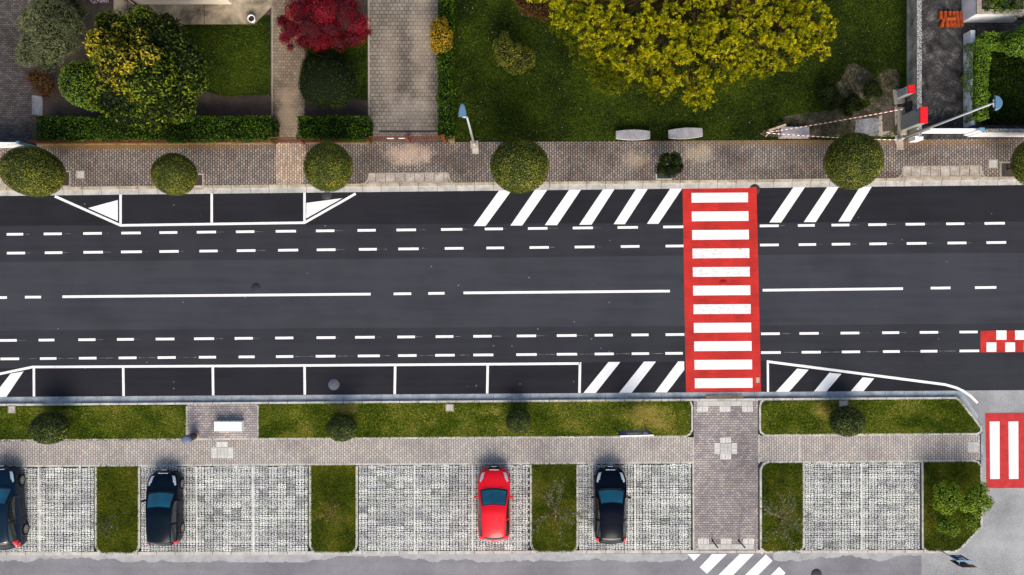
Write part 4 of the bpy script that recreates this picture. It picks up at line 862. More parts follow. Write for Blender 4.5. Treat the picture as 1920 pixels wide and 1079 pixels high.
# big pine: needle bursts
def pine(label):
    g = W(1270, 40, 0); g.z = .1; o = root('pine_tree', g, label, 'tree'); ga = np.array(g[:])
    hi = [(1075, 35, 5.5, 45), (1120, 50, 6.5, 45), (1105, 85, 5.8, 22), (1160, 55, 7, 45), (1190, 95, 6.8, 45), (1240, 78, 7.4, 50), (1150, 100, 6.0, 30), (1215, 130, 6.0, 40), (1178, 128, 5.8, 28), (1265, 120, 6.4, 40), (1290, 85, 7.4, 45), (1255, 155, 5.4, 26), (1290, 165, 5.4, 30), (1318, 150, 5.6, 28), (1310, 185, 4.8, 24), (1292, 184, 4.6, 16), (1328, 178, 4.8, 18),
          (1340, 120, 6.2, 38), (1375, 128, 5.6, 26), (1385, 95, 6.6, 36), (1350, 70, 7.6, 45), (1410, 120, 5.4, 22), (1425, 90, 6.2, 34), (1440, 128, 5., 16), (1460, 100, 5.8, 34), (1495, 100, 5.2, 26), (1520, 80, 5.2, 26), (1545, 62, 4.8, 20), (1550, 44, 4.8, 18), (1530, 30, 5.2, 22), (1495, 60, 6.0, 36), (1510, 15, 5.4, 28), (1460, 40, 6.6, 45), (1410, 40, 7.4, 50), (1360, 20, 8, 50), (1300, 30, 8.2, 50), (1240, 20, 8, 50), (1180, 10, 7.4, 50), (1120, 0, 6.6, 45), (1060, 5, 5.6, 40), (1035, -10, 5., 30), (1480, -5, 6, 45), (1420, -20, 7, 50), (1000, -18, 4.6, 24), (1545, 100, 4.2, 12)]
    low = [(1092, 108, 3.6, 22), (1088, 72, 4., 30), (1140, 150, 3.4, 30), (1118, 136, 3.4, 20), (1158, 158, 3.6, 18), (1135, 130, 3.6, 26), (1060, 45, 3.8, 30), (1240, 165, 3.2, 26), (1245, 140, 3.6, 24), (1390, 140, 4., 20), (1420, 130, 3.8, 20), (1350, 150, 3.8, 24), (1480, 110, 4., 24), (1200, 140, 4., 30), (1300, 120, 4.5, 50), (1230, 80, 5., 60), (1400, 80, 4.8, 60), (1320, 60, 5.4, 60), (1150, 60, 4.6, 50), (1480, 60, 4.6, 50), (1085, 10, 4.2, 40)]
    rr = np.random.default_rng(5); V, R, MI = [], [], []; centers = []
    def tuft(c, nrm, s, k, hiq):
        m = k; d = rr.normal(size=(m, 3)) + nrm * 1.15; d /= np.linalg.norm(d, axis=1)[:, None]; sd = np.cross(d, rr.normal(size=(m, 3))); sd /= np.linalg.norm(sd, axis=1)[:, None]
        L = s * rr.uniform(.7, 1.15, m)[:, None]; w = .015; V.append(np.stack([c - sd * w * .5, c + sd * w * .5, c + d * L * .6 + sd * w, c + d * L, c + d * L * .6 - sd * w], 1)[:, [0, 1, 2, 3, 4]])
        R.append(np.clip(rr.uniform(0, 1, m) * .5 + rr.uniform(0, .5), 0, 1)); MI.append(np.full(m, hiq))
    for lst, hq in ((hi, True), (low, False)):
        for (x, y, z, r) in lst:
            z = z * .82; c = np.array(C(x, y, z)) - ga; R0 = r / S * (1 - z / H); subs = [(c, R0)]
            if hq and r > 24:      # break big clumps into foliage pads with gaps between them
                subs = []; k = int(3.6 * (R0 / .9) ** 1.5) + 2
                for q in range(k):
                    a = 2 * PI * (q + rr.uniform(-.3, .3)) / k; rad = R0 * rr.uniform(.35, .85); subs.append((c + np.array([math.cos(a) * rad, math.sin(a) * rad, rr.uniform(-.5, .45)]), R0 * rr.uniform(.20, .36)))
            for c2, Rr in subs:
                n = int((70 if hq else 130) * Rr * Rr) + (7 if hq else 16)
                for _ in range(n):
                    d = rr.normal(size=3); d[2] = abs(d[2]) * 1.1 - .35; d /= np.linalg.norm(d); p = c2 + d * np.array([Rr, Rr, Rr * .6]) * rr.uniform(.7, 1.04)
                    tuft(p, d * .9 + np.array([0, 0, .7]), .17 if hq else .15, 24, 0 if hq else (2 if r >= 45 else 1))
            centers.append(c)
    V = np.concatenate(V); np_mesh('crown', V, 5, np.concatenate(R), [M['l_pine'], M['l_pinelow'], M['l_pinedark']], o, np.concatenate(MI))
    mb = MB(); top = Vector((.2, 1.0, 4.6)); mb.path([(0, .8, -.1), (.1, .9, 2.4), tuple(top)], .34, .2, 10); rnd = random.Random(2)
    for c in centers:
        c = Vector(c); s = Vector((.1, .9, rnd.uniform(1.8, 4.4))); s.z = min(s.z, c.z - .4); m = s.lerp(c, .55) + Vector((rnd.uniform(-.2, .2), rnd.uniform(-.2, .2), .15)); mb.path([s, m, c - Vector((0, 0, .2))], .085, .022, 6)
        for k in range(6):
            e = c + Vector((rnd.uniform(-.45, .45), rnd.uniform(-.45, .45), rnd.uniform(-.2, .2))); mb.path([m.lerp(c, rnd.uniform(.3, 1)), e], .016, .006, 4)
    mb.build('trunk', M['bark_red'], o)
pine('huge golden green pine tree with clumped needles spreading over the lawn')

# thin olive trees on the islands
def wispy(x, y, hx, hy, h, L, n, label, seed, leafn=3, name='olive_tree', ll=.13, lean=True, leaf='l_wisp', r=.026, bark='bark'):
    g = W(x, y, 0); g.z = .1; t = W(hx, hy, h); o = root(name, g, label, 'tree'); mb = MB(); e = t - g
    mb.path([(0, 0, -.1), tuple(e * .5 + Vector((.03, .02, 0))), tuple(e)], r * 2.2, r * 1.2, 7); mb.build('trunk', M[bark], o)
    twigs(o, tuple(e), n, L, r, M[bark], M[leaf], leafn, ll, .032, seed, up=.35, droop=.08); return o
wispy(1040, 978, 1041, 955, 1.7, 1.55, 13, 'sparse olive tree on the grass island between the red car and the black car', 21, 4)
wispy(1464, 980, 1466, 972, 1.6, 1.6, 14, 'sparse olive tree on the grass island right of the brick crossing path', 33, 4)
wispy(612, 962, 618, 964, .8, .72, 15, 'bare young tree with straw coloured twigs on the grass island between the parking bays', 42, 3, 'young_tree', .07, leaf='l_straw', r=.007, bark='bark')
wispy(218, 968, 200, 984, 1.3, .55, 8, 'thin young sapling with pale leaves on the leftmost grass island', 51, 4, 'sapling', .11, leaf='l_olive', r=.013)
def bright(x, y, label, blobs, n): return plant('leafy_shrub', x, y, label, 'shrub', blobs, n, .10, .05, [M['l_lime2'], M['l_core']], th=.7, tr=.03, core=.55, thick=.55, amp=.22, tilt=.9)
M['l_lime2'] = leafmat('spring_green_leaf', [(0, sr(50, 78, 8)), (.5, sr(116, 146, 16)), (1, sr(182, 200, 48))])
bright(1778, 930, 'spring green leafy shrub at the left of the corner island', [B(1770, 925, 1.5, 20), B(1784, 938, 1.5, 20), B(1764, 942, 1.4, 16), B(1776, 952, 1.3, 16), B(1786, 918, 1.4, 13)], 4200)
bright(1826, 932, 'spring green leafy shrub reaching over the right kerb of the corner island', [B(1826, 930, 1.6, 22), B(1842, 940, 1.4, 18), B(1815, 944, 1.4, 18), B(1838, 918, 1.4, 15), B(1852, 944, 1.1, 9), B(1832, 956, 1.2, 14)], 4800)
bright(1776, 986, 'smaller spring green leafy shrub lowest on the corner island', [B(1768, 985, 1.1, 16), B(1784, 990, 1.1, 15), B(1776, 976, 1.1, 12), B(1764, 972, .9, 9)], 2800)
plant('low_bush', 1820, 985, 'thin low green growth at the lower right of the corner island', 'bush', [B(1818, 978, .5, 14), B(1826, 990, .4, 9)], 700, .09, .04, [M['l_lime2'], M['l_core']], core=.25, thick=.7, amp=.3)

# ---- house, terrace things
def house():
    a = W(250, 8.5, .22); b = W(435, 7.5, .22); g = Vector(((a.x + b.x) / 2, a.y + 4, .1)); o = root('house', g, 'cream rendered house wall at the top edge above the grey terrace', 'house')
    mb = MB(); w = (b.x - a.x) / 2; d = 4.0
    mb.prism([(-w, -d), (w, -d), (w, d), (-w, d)], 0, 5.6); mb.build('wall', M['cream'], o)
    mb = MB(); v = [(-w - .1, -d - .0, 5.6), (w + .1, -d, 5.6), (w + .1, d + .3, 5.6), (-w - .1, d + .3, 5.6), (-w * .3, 0, 7.0), (w * .3, 0, 7.0)]
    mb.add(v, [[0, 1, 5, 4], [1, 2, 5], [2, 3, 4, 5], [3, 0, 4], [3, 2, 1, 0]]); mb.build('roof', M['terra'], o)
    mb = MB(); mb.box((w - .35, -d - .02, 2.4), (.9, .07, 1.3)); fr = mb.build('window', M['white_pl'], o); mb = MB(); mb.box((w - .35, -d - .062, 2.4), (.7, .02, 1.1)); mb.build('pane', M['glass_side'], fr)
    mb = MB(); mb.tube((-w + .25, -d - .07, .1), (-w + .25, -d - .07, 5.5), .045); mb.tube((-w + .25, -d - .07, .1), (-w - .5, -d + .3, .16), .05); mb.build('downpipe', M['rust'], o)
house()
c = W(473, 37, .35); g = Vector((c.x, c.y, .22)); o = root('plant_pot', g, 'round white plant pot on the corner of the terrace', 'plant pot')
mb = MB(); mb.lathe([(.14, 0), (.21, .30), (.205, .32), (.165, .32), (.16, .22), (.02, .22)], (0, 0, 0), 24); mb.build('pot', M['white_pl'], o)
mb = MB(); mb.lathe([(.158, .255), (.12, .27), (.02, .265)], (0, 0, 0), 16); mb.build('soil', plain('potting_soil', sr(46, 38, 32), .95), o)
# garden tap box / stepping stones
c = W(842, -20, .9)
o = root('handrail', (W(842, 0, 0).x, W(842, 0, 0).y, .1), 'pale metal rail running along the narrow hedge at the top edge', 'handrail')
mb = MB(); a = W(844, 55, .9) - o.location; b = W(840, -60, .9) - o.location; mb.box((a + b) / 2, ((.12), (b - a).length, .06)); mb.build('rail', M['steel'], o)
for t in (0.05, .5, .95):
    p = a.lerp(b, t); mb = MB(); mb.tube((p.x, p.y, 0), (p.x, p.y, p.z), .03); mb.build('post', M['steel'], o)

# ---- iron fences and gates
def fence_run(x0, x1, yb, label, gate=False, name='iron_fence', posts=None, h=1.42, wall=True, sign=False):
    a = W(x0, yb, 0); b = W(x1, yb - (x1 - x0) * .006, 0); g = Vector(((a.x + b.x) / 2, (a.y + b.y) / 2, .1)); o = root(name, g, label, 'gate' if gate else 'fence'); L = (b - a).length; ang = math.atan2(b.y - a.y, b.x - a.x); o.rotation_euler = (0, 0, ang)
    z0 = 0
    if wall:
        mb = MB(); mb.box((0, 0, .10), (L, .12, .22)); mb.build('base_wall', M['wallbrown'], o); z0 = .21
    for zz, tt in ((h, .05), (z0 + .12, .045)) + (((h * .5, .04),) if gate else ()): mb = MB(); mb.box((0, 0, zz), (L - .02, tt * .9, tt)); mb.build('rail', M['rust'], o)
    n = int(L / .13); mb = MB()
    for i in range(n): mb.box((-L / 2 + .06 + i * (L - .12) / max(1, n - 1), 0, (z0 + h) / 2), (.022, .022, h - z0))
    mb.build('bars', M['rust'], o)
    for q in (posts if posts is not None else [0, 1]):
        mb = MB(); mb.box((-L / 2 + L * q, .0, h / 2 + .03), (.17, .17, h + .12)); mb.build('post', M['rust'], o, bevel=.01)
    if sign:
        for xx, ww in ((-.25, .36), (.35, .34)): mb = MB(); mb.box((xx - .6, -.04, h * .8), (ww, .012, .16)); mb.build('plate', M['signwhite'], o)
    return o
fence_run(75, 519, 271.6, 'long low wall with red brown iron fence along the foot of the long hedge', posts=[.995], h=1.0)
fence_run(521, 568, 268.6, 'narrow red brown iron gate at the end of the tan path', True, 'iron_gate', wall=False, posts=[])
fence_run(571, 697, 269.4, 'red brown iron fence along the foot of the short hedge', posts=[.01, .99], h=1.0)
fence_run(701, 836, 267.0, 'wide double red brown iron gate across the tan driveway', True, 'iron_gate', wall=False, posts=[.5, .995], sign=True)
o = root('gate_pillar', (W(849, 267, 0).x, W(849, 267, 0).y, .1), 'short yellowish pillar at the foot of the narrow hedge', 'pillar'); mb = MB(); mb.box((0, 0, .45), (.28, .2, .9)); mb.box((0, 0, .92), (.34, .26, .05)); mb.build('shaft', M['wallbrown'], o)
# white sliding gate at far left
a = W(-90, 277.5, 0); b = W(66, 276.5, 0); g = Vector(((a.x + b.x) / 2, a.y, .1)); o = root('white_gate', g, 'white metal gate across the dark driveway at the far left', 'gate'); L = b.x - a.x
mb = MB(); mb.box((0, 0, 1.32), (L, .06, .08)); mb.box((0, 0, .08), (L, .06, .08)); mb.box((0, 0, .7), (L, .02, 1.16)); mb.build('panel', M['white_pl'], o)
mb = MB()
for i in range(26): mb.box((-L / 2 + .1 + i * (L - .2) / 25, -.035, .7), (.03, .05, 1.16))
mb.build('slats', M['white_pl'], o)
mb = MB(); mb.box((L / 2 + .05, 0, .72), (.14, .14, 1.5)); mb.build('post', M['signedge'], o)

# ---- stone seats in front of the lawn
def lens(x0, x1, y0, y1, tilt, h, label):
    zt = h; a = W(x0, (y0 + y1) / 2, zt); b = W(x1, (y0 + y1) / 2, zt); L = (b.x - a.x); Wd = (y1 - y0) / S * (1 - zt / H); g = Vector(((a.x + b.x) / 2, a.y, .1)); o = root('stone_bench', g, label, 'bench', rz=tilt)
    top = [(-L / 2, -Wd * .36), *[(-L / 2 + L * t, -Wd * (.36 + .14 * math.sin(PI * t))) for t in (.25, .5, .75)], (L / 2, -Wd * .36), (L / 2, Wd * .36), *[(L / 2 - L * t, Wd * (.36 + .14 * math.sin(PI * t))) for t in (.25, .5, .75)], (-L / 2, Wd * .36)]
    mb = MB(); mb.prism(top, h - .20, h - .1, 0, 1); mb.build('seat', [M['slab'], M['slab_pale']], o, bevel=.012)
    for s in (-1, 1): mb = MB(); mb.box((s * L * .28, 0, (h - .2) / 2), (.3, Wd * .6, h - .2)); mb.build('leg', M['slab'], o)
lens(1155, 1219, 243, 263, 0, .5, 'pale grey barrel shaped stone bench at the lawn edge, left one of two')
lens(1253.5, 1317.5, 239.5, 260.5, .055, .5, 'pale grey barrel shaped stone bench at the lawn edge, right one of two')
g = W(1486, 250, 0); g.z = .1; o = root('stone_block', g, 'weathered grey stone block lying under the red and white tape', 'stone block'); mb = MB(); mb.box((0, 0, .16), (1.5, .52, .32)); mb.build('block', M['slab'], o, bevel=.02); mb = MB(); mb.box((0, -.03, .01), (1.62, .6, .06)); mb.build('footing', M['conc'], o)
g = W(1452, 243, 0); g.z = .1; o = root('timber_board', g, 'raw timber board leaning at the left end of the red and white tape', 'board', rz=.32)
mb = MB(); mb.box((0, 0, .36), (.95, .12, .05), mat=Matrix.Rotation(.25, 3, 'X')); mb.build('board', M['wood'], o); mb = MB(); mb.tube((-.1, 0, -.1), (-.12, .02, .62), .025); mb.build('stake', M['wood'], o); mb = MB(); mb.box((-.42, -.1, .2), (.6, .05, .03), rot=.5); mb.build('plank', M['wood'], o)
def tape(p0, p1, label):
    g = p0.copy(); o = root('barrier_tape', g, label, 'tape'); mb = MB(); n = int((p1 - p0).length / .13)
    for i in range(n):
        t0, t1 = i / n, (i + 1) / n; sag = lambda t: Vector((0, 0, -.22 * 4 * t * (1 - t))); a = (p1 - p0) * t0 + sag(t0); b = (p1 - p0) * t1 + sag(t1); w = Vector((0, .022, .0)); h = Vector((0, .014, .012))
        mb.add([a - h, b - h, b + h, a + h], [[0, 1, 2, 3]], i % 2)
    mb.build('strip', [M['tape_w'], M['tape_r']], o)
tape(W(1437, 249, .75), W(1693, 205, .95), 'red and white barrier tape rising from the timber board to the tall grey cabinet')
tape(W(1440, 250, .7), W(1686, 263, .9), 'red and white barrier tape running low from the timber board to the leaning lamp post')

# ---- tiny white flowers and leaves on the long lawn
def litter(n, x0, x1, y0, y1, z, m, s, label, nm):
    P = np.stack([RNG.uniform(x0, x1, n), RNG.uniform(y0, y1, n)], 1); P3 = np.stack([(P[:, 0] - 960) / S, (539.5 - P[:, 1]) / S, np.full(n, z)], 1)
    o = np_mesh(nm, leaf_quads(P3, np.tile(np.array([0, 0, 1.]), (n, 1)), s, s * .7, .2), 4, RNG.random(n), [m], None); o['kind'] = 'stuff'; o['label'] = label; o['category'] = nm.replace('_', ' ')
litter(90, 855, 1690, 5, 255, .16, M['signwhite'], .042, 'tiny white flowers scattered over the long lawn', 'daisies')
litter(16, 395, 505, 60, 175, .16, M['signwhite'], .04, 'tiny white flowers on the small garden lawn beside the tan path', 'daisies')
litter(900, 0, 1920, 276, 350, .124, leafmat('dry_leaf', [(0, sr(50, 36, 18)), (.6, sr(120, 84, 44)), (1, sr(190, 170, 130))]), .07, 'small dry leaves scattered on the brown pavement', 'fallen_leaves')
litter(120, 0, 1830, 755, 820, .16, M['signwhite'], .03, 'tiny pale specks of flowers in the verge grass', 'daisies')
# ---- utility cabinets
g = W(1684, 180, 0); g.z = .1; o = root('utility_cabinet', g, 'slim pale utility cabinet with a small red roof on a concrete pad', 'cabinet', rz=.12)
mb = MB(); mb.box((-.02, -.06, .02), (.62, .8, .10)); mb.build('base', M['conc'], o, bevel=.03)
mb = MB(); mb.box((0, 0, .64), (.34, .40, 1.2)); mb.build('case', M['cab_pale'], o, bevel=.01)
mb = MB(); mb.box((-.176, 0, .66), (.012, .30, 1.0)); mb.build('door', M['cab'], o)
mb = MB(); mb.box((0, 0, 1.29), (.37, .43, .10)); mb.build('roof', M['cabred'], o, bevel=.015)
g = W(1693, 232.5, 0); g.z = .1; o = root('utility_cabinet', g, 'tall wide dark grey utility cabinet with a red roof beside the right lamp post', 'cabinet')
mb = MB(); mb.box((-.12, .12, .03), (.52, 1.5, .12)); mb.build('base', M['conc'], o, bevel=.03)
mb = MB(); mb.box((0, 0, 1.0), (.36, .80, 1.9)); mb.build('case', M['cab'], o, bevel=.01)
for s in (-1, 1): mb = MB(); mb.box((-.186, s * .19, 1.0), (.012, .36, 1.7)); d = mb.build('door', M['cab'], o)
mb = MB(); mb.box((-.2, .28, 1.72), (.012, .16, .12)); mb.build('sticker', M['bluep'], o)
mb = MB(); mb.box((0, 0, 2.0), (.39, .84, .12)); mb.build('roof', M['cabred'], o, bevel=.015)
g = W(1700, 203, 0); g.z = .1; o = root('fuse_box', g, 'small open dark box with brown cables behind the tall grey cabinet', 'junction box'); mb = MB()
mb.box((0, 0, .3), (.4, .45, .6)); mb.build('case', M['dark'], o); mb = MB()
rr = random.Random(5)
for i in range(7): mb.path([(-.1 + i * .04, .1, .58), (-.2 + rr.uniform(0, .4), rr.uniform(-.2, .2), .8), (-.2 + rr.uniform(0, .4), rr.uniform(-.3, .2), .62)], .016, .012, 5, i % 2)
mb.build('cables', [M['rust'], M['wood']], o)

# ---- walls on the right
def wall_run(x0, x1, y0, y1, h, label, mt, cop=None, name='garden_wall'):
    a = W(x0, y1, 0); b = W(x1, y0, 0); g = Vector(((a.x + b.x) / 2, (a.y + b.y) / 2, .1)); o = root(name, g, label, 'wall'); w, d = b.x - a.x, b.y - a.y
    mb = MB(); mb.box((0, 0, (h - .1) / 2 - .06), (w, d, h - .1 - .0)); mb.build('wall', M[mt], o)
    if cop: mb = MB(); mb.box((0, 0, h - .13), (w + .02, d + .02, .06)); mb.build('coping', M[cop], o)
    return o
wall_run(1698, 1706, -300, 262, 1.2, 'lichen stained concrete wall between the lawn and the dark driveway', 'oldconc', 'speck')
wall_run(1804, 1812, 66, 240, .85, 'long white rendered wall at the right of the dark driveway', 'whitewall')
wall_run(1812, 2300, 252, 258, 1.4, 'white front wall with speckled coping at the far right of the pavement', 'whitewall', 'speck')
wall_run(1701, 1716, 262, 268, .9, 'low pale wall stub at the foot of the right lamp post', 'whitewall')
a = W(1722, 251, 0); b = W(1811, 250, 0); g = Vector(((a.x + b.x) / 2, a.y, .1)); o = root('white_gate', g, 'white sliding gate across the dark driveway at the right', 'gate'); L = b.x - a.x
mb = MB(); mb.box((0, 0, .55), (L, .05, 1.0)); mb.build('panel', M['white_pl'], o); mb = MB(); mb.box((0, 0, 1.08), (L, .07, .06)); mb.build('rail', M['white_pl'], o)
c = W(1840, 243, 1.5); g = Vector((c.x, c.y, .1)); o = root('gate_pillar', g, 'pale blue metal gate post on the white front wall at the right', 'pillar'); mb = MB(); mb.box((0, 0, .72), (.24, .12, 1.4)); mb.build('post', M['white_pl'], o); mb = MB(); mb.box((0, 0, 1.44), (.28, .16, .05)); mb.build('cap', M['signedge'], o)
o = root('raised_planter', (W(1850, 20, 0).x, W(1850, 20, 0).y, .1), 'large raised white planter with beige rim at the top right', 'planter'); g = o.location
mb = MB(); P = [W(x, y, 0) - g for x, y in ((1801, 44), (1893, 44), (1893, -160), (1801, -160))]
pl = [(p.x, p.y) for p in P]; cxx = sum(p[0] for p in pl) / 4; cyy = sum(p[1] for p in pl) / 4; mb.prism(pl, 0, 1.32); mb.build('wall', M['whitewall'], o)
mb = MB(); x0, x1, y0, y1 = pl[0][0], pl[1][0], pl[0][1], pl[2][1]; t = .22
mb.build('soil_top', M['litter'], o) if mb.flat([(x0 + .1, y0 + .1), (x1 - .1, y0 + .1), (x1 - .1, y1), (x0 + .1, y1)], 1.325) else None; mb = MB()
for q in ((x0 - .02, x1 + .02, y0 - .02, y0 + t), (x0 - .02, x0 + t, y0 + t, y1), (x1 - t, x1 + .02, y0 + t, y1)): mb.box(((q[0] + q[1]) / 2, (q[2] + q[3]) / 2, 1.37), (q[1] - q[0], q[3] - q[2], .09))
mb.build('rim', M['conc'], o)
plant('trailing_plant', 1868, 8, 'yellow green trailing plant growing in the raised white planter', 'plant', [B(1872, 4, 1.6, 18, .3), B(1880, 16, 1.55, 14, .25), B(1858, 0, 1.5, 12, .2), B(1900, 10, 1.5, 18, .4), B(1915, 22, 1.2, 14, .4), B(1905, -5, 1.5, 20, .4), B(1912, 34, .8, 10, .3), B(1850, 18, 1.5, 8, .1), B(1888, 0, 1.6, 16, .2), B(1866, 20, 1.5, 8, .1)], 3600, .16, .028, [M['l_hedge'], M['l_core'], M['l_olive']], core=.3, thick=.7, amp=.3)
# roof tile stack
def tile_mesh():
    mb = MB(); vs = []; n = 7
    for r, zz in ((.105, 0), (.085, 0)):
        for k, (yy, tt) in enumerate(((-.22, 1.), (.22, .82))):
            for i in range(n): a = PI * i / (n - 1); vs.append((r * tt * math.cos(a), yy, r * tt * math.sin(a) * .8))
    f = []
    for i in range(n - 1): f += [[i, i + 1, n + i + 1, n + i], [2 * n + i + 1, 2 * n + i, 3 * n + i, 3 * n + i + 1], [i + 1, i, 2 * n + i, 2 * n + i + 1], [n + i, n + i + 1, 3 * n + i + 1, 3 * n + i]]
    f += [[0, n, 3 * n, 2 * n], [n - 1, 3 * n - 1, 4 * n - 1, 2 * n - 1]]
    mb.add(vs, f, 0, False); return mb
first = None; ords = ['first', 'second', 'third', 'fourth', 'fifth', 'sixth', 'seventh']
for row, (yc, xs) in enumerate(((27.5, (1764, 1772.5, 1780.5, 1787.5, 1794, 1801)), (45, (1767, 1776, 1783, 1789.5, 1796, 1803)))):
    for i, x in enumerate(xs):
        for lay in range(2):
            p = W(x, yc - row * 3.5 + 2, .2); 
            if first is None: first = tile_mesh().build('roof_tile', M['terra']); o = first
            else: o = first.copy(); COL.objects.link(o)
            o.location = (p.x, p.y, .105 + .10 * lay); o.rotation_euler = (random.uniform(-.06, .06), 0, random.uniform(-.09, .09) + (-.25 if row and i == 0 else 0))
            tag(o, 'terracotta roof tile in the %s row of the stack, %s from the left, %s layer' % (('upper', 'lower')[row], ords[i], ('bottom', 'top')[lay]), 'roof tile', 'terracotta roof tiles stacked on the dark driveway')
o = first.copy(); COL.objects.link(o); p = W(1786, 33, .42); o.location = (p.x, p.y, .27); o.rotation_euler = (0, 0, PI / 2 + .03); tag(o, 'terracotta roof tile laid crosswise on top of the stack', 'roof tile', 'terracotta roof tiles stacked on the dark driveway')

# ---- street lamps
def lamp(bx, by, h, label, head_off, sx, rot, tip=None):
    g = W(bx, by, 0); g.z = .11; o = root('street_lamp', g, label, 'street lamp'); H0 = h - .11
    mb = MB(); mb.box((0, 0, .03), (.42, .42, .07)); mb.build('base', M['conc'], o)
    mb = MB(); mb.lathe([(.10, .05), (.10, .5), (.075, .6)], (0, 0, 0), 14); mb.tube((0, 0, .55), (0, 0, H0), .072, .042, 12); mb.build('pole', M['steel'], o)
    e = Vector((head_off[0], head_off[1], H0 + .06)); mb = MB(); mb.tube((0, 0, H0 - .02), e, .04, .035, 10); mb.build('arm', M['steel'], o)
    # half-oval head with a flat end
    L, Wd = sx; N = 12; R = Matrix.Rotation(rot, 3, 'Z'); mb = MB(); prof = [(1., 0.), (1.02, .05), (.95, .10), (.8, .12)]; rings = []
    for k, zz in prof:
        pts = []
        for i in range(N + 1):
            a = PI * i / N - PI / 2; pts.append(R @ Vector((math.cos(a) * L * (k if k < 1 else 1), math.sin(a) * Wd / 2 * k, 0)) + Vector((e.x, e.y, e.z + zz - .03)))
        rings.append(pts)
    vs = [p for r in rings for p in r]; n = N + 1; fs = [[k * n + i, k * n + (i + 1) % n, (k + 1) * n + (i + 1) % n, (k + 1) * n + i] for k in range(3) for i in range(n)]; fs += [list(range(3 * n, 4 * n)), list(reversed(range(n)))]
    mb.add(vs, fs, 0, False); hd = mb.build('lamp_head', M['lamphead'], o)
    c = R @ Vector((L * .42, 0, 0)); mb = MB(); mb.box((e.x + c.x, e.y + c.y, e.z - .045), (Wd * .5, Wd * .5, .025)); mb.build('lens', M['signwhite'], hd)
    return o
lamp(889.5, 272.5, 6.9, 'short street lamp with a half oval head coloured as reflected sky beside the narrow hedge', (-.20, .0), (.60, .36), PI / 2)
lamp(1683, 262.5, 8.2, 'tall street lamp with a long pale pole beside the utility cabinets', (.10, .02), (.33, .66), 0.)
mb = MB(); mb.flat(px([(1679, 268), (1692, 268), (1692, 282), (1679, 282)]), .1195); struct(mb.build('paving_patch', M['conc'], upper))

# ---- bench, bin, boards, bollards, parking sign
zt = .5; a = W(401.3, 809, zt); b = W(453, 791, zt); g = Vector(((a.x + b.x) / 2, (a.y + b.y) / 2, .117)); o = root('concrete_bench', g, 'plain white concrete bench on the small brick bay beside the verge grass', 'bench')
mb = MB(); mb.box((0, 0, (zt - .117) / 2), (b.x - a.x, b.y - a.y, zt - .117)); mb.build('block', M['white_pl'], o, bevel=.012)
g = W(367, 816.5, 0); g.z = .117; o = root('litter_bin', g, 'dark litter bin with grey domed lid on a pale round foot beside the verge grass', 'litter bin')
mb = MB(); mb.lathe([(.25, -.02), (.25, .10), (.23, .13)], (0, 0, 0), 24); mb.build('foot', M['conc'], o)
mb = MB(); mb.lathe([(.19, .12), (.20, 1.0), (.19, 1.02)], (0, 0, 0), 24); mb.build('body', M['dark'], o)
mb = MB(); mb.lathe([(.235, 1.0), (.24, 1.10), (.22, 1.16), (.12, 1.19), (.02, 1.195)], (0, 0, 0), 24); mb.build('lid', plain('grey_bin_lid', (.13, .16, .24, 1), .5, .4, var=.1), o)
ga = W(1153, 802.5, 0); gb = W(1208.5, 801, 0); g = (ga + gb) / 2; g.z = .1; ang = math.atan2(gb.y - ga.y, gb.x - ga.x); o = root('notice_board', g, 'dark information board on two posts with a white top edge in the verge grass', 'notice board', rz=ang); L = (gb - ga).length
for s in (-1, 1): mb = MB(); mb.tube((s * L / 2, 0, -.1), (s * L / 2, 0, 2.28), .035); mb.build('post', M['dark'], o)
mb = MB(); mb.box((0, 0, 1.60), (L - .08, .05, 1.3)); pn = mb.build('panel', M['signblue'], o)
mb = MB(); mb.box((-.06, .028, 1.75), (.75, .006, .6), 0); mb.build('map', plain('printed_map', sr(150, 160, 130), .6, var=.35, vs=14), pn)
mb = MB(); mb.box((-.14, .032, 1.95), (.5, .004, .14)); mb.build('poster', M['signwhite'], pn); mb = MB(); mb.box((.52, .032, 1.8), (.2, .004, .3)); mb.build('poster', M['signwhite'], pn)
mb = MB(); mb.box((0, 0, 2.28), (L + .12, .07, .04)); mb.build('top_rail', M['white_pl'], o)
for i, (x, y) in enumerate(((1335, 1013.5), (1384.5, 1013.5))):
    g = W(x, y, 0); g.z = .117; o = root('bollard', g, 'thin dark steel bollard at the foot of the crossing path, %s of the pair' % ('left', 'right')[i], 'bollard', 'bollards at the foot of the crossing path')
    mb = MB(); mb.tube((0, 0, -.05), (0, 0, 1.02), .035, .035, 12); mb.build('post', M['dark'], o); mb = MB(); mb.lathe([(.042, .9), (.042, 1.03), (.02, 1.05)], (0, 0, 0), 12); mb.build('cap', M['dark'], o); mb = MB(); mb.lathe([(.06, 0), (.055, .03)], (0, 0, 0), 12); mb.build('foot', M['dark'], o)
g = W(1752.5, 1026, 0); g.z = .1; o = root('parking_sign', g, 'blue parking sign with white letter P on a thin pole at the corner island', 'parking sign')
mb = MB(); mb.tube((0, 0, -.1), (0, 0, 2.15), .028, .028, 10); mb.build('pole', M['steel'], o)
mb = MB(); mb.box((.30, .04, 1.72), (.62, .03, .82)); pn = mb.build('panel', M['signblue'], o)
mb = MB(); mb.box((.34, .04, 2.15), (.86, .06, .035)); mb.build('panel_edge', M['signedge'], o)
mb = MB()
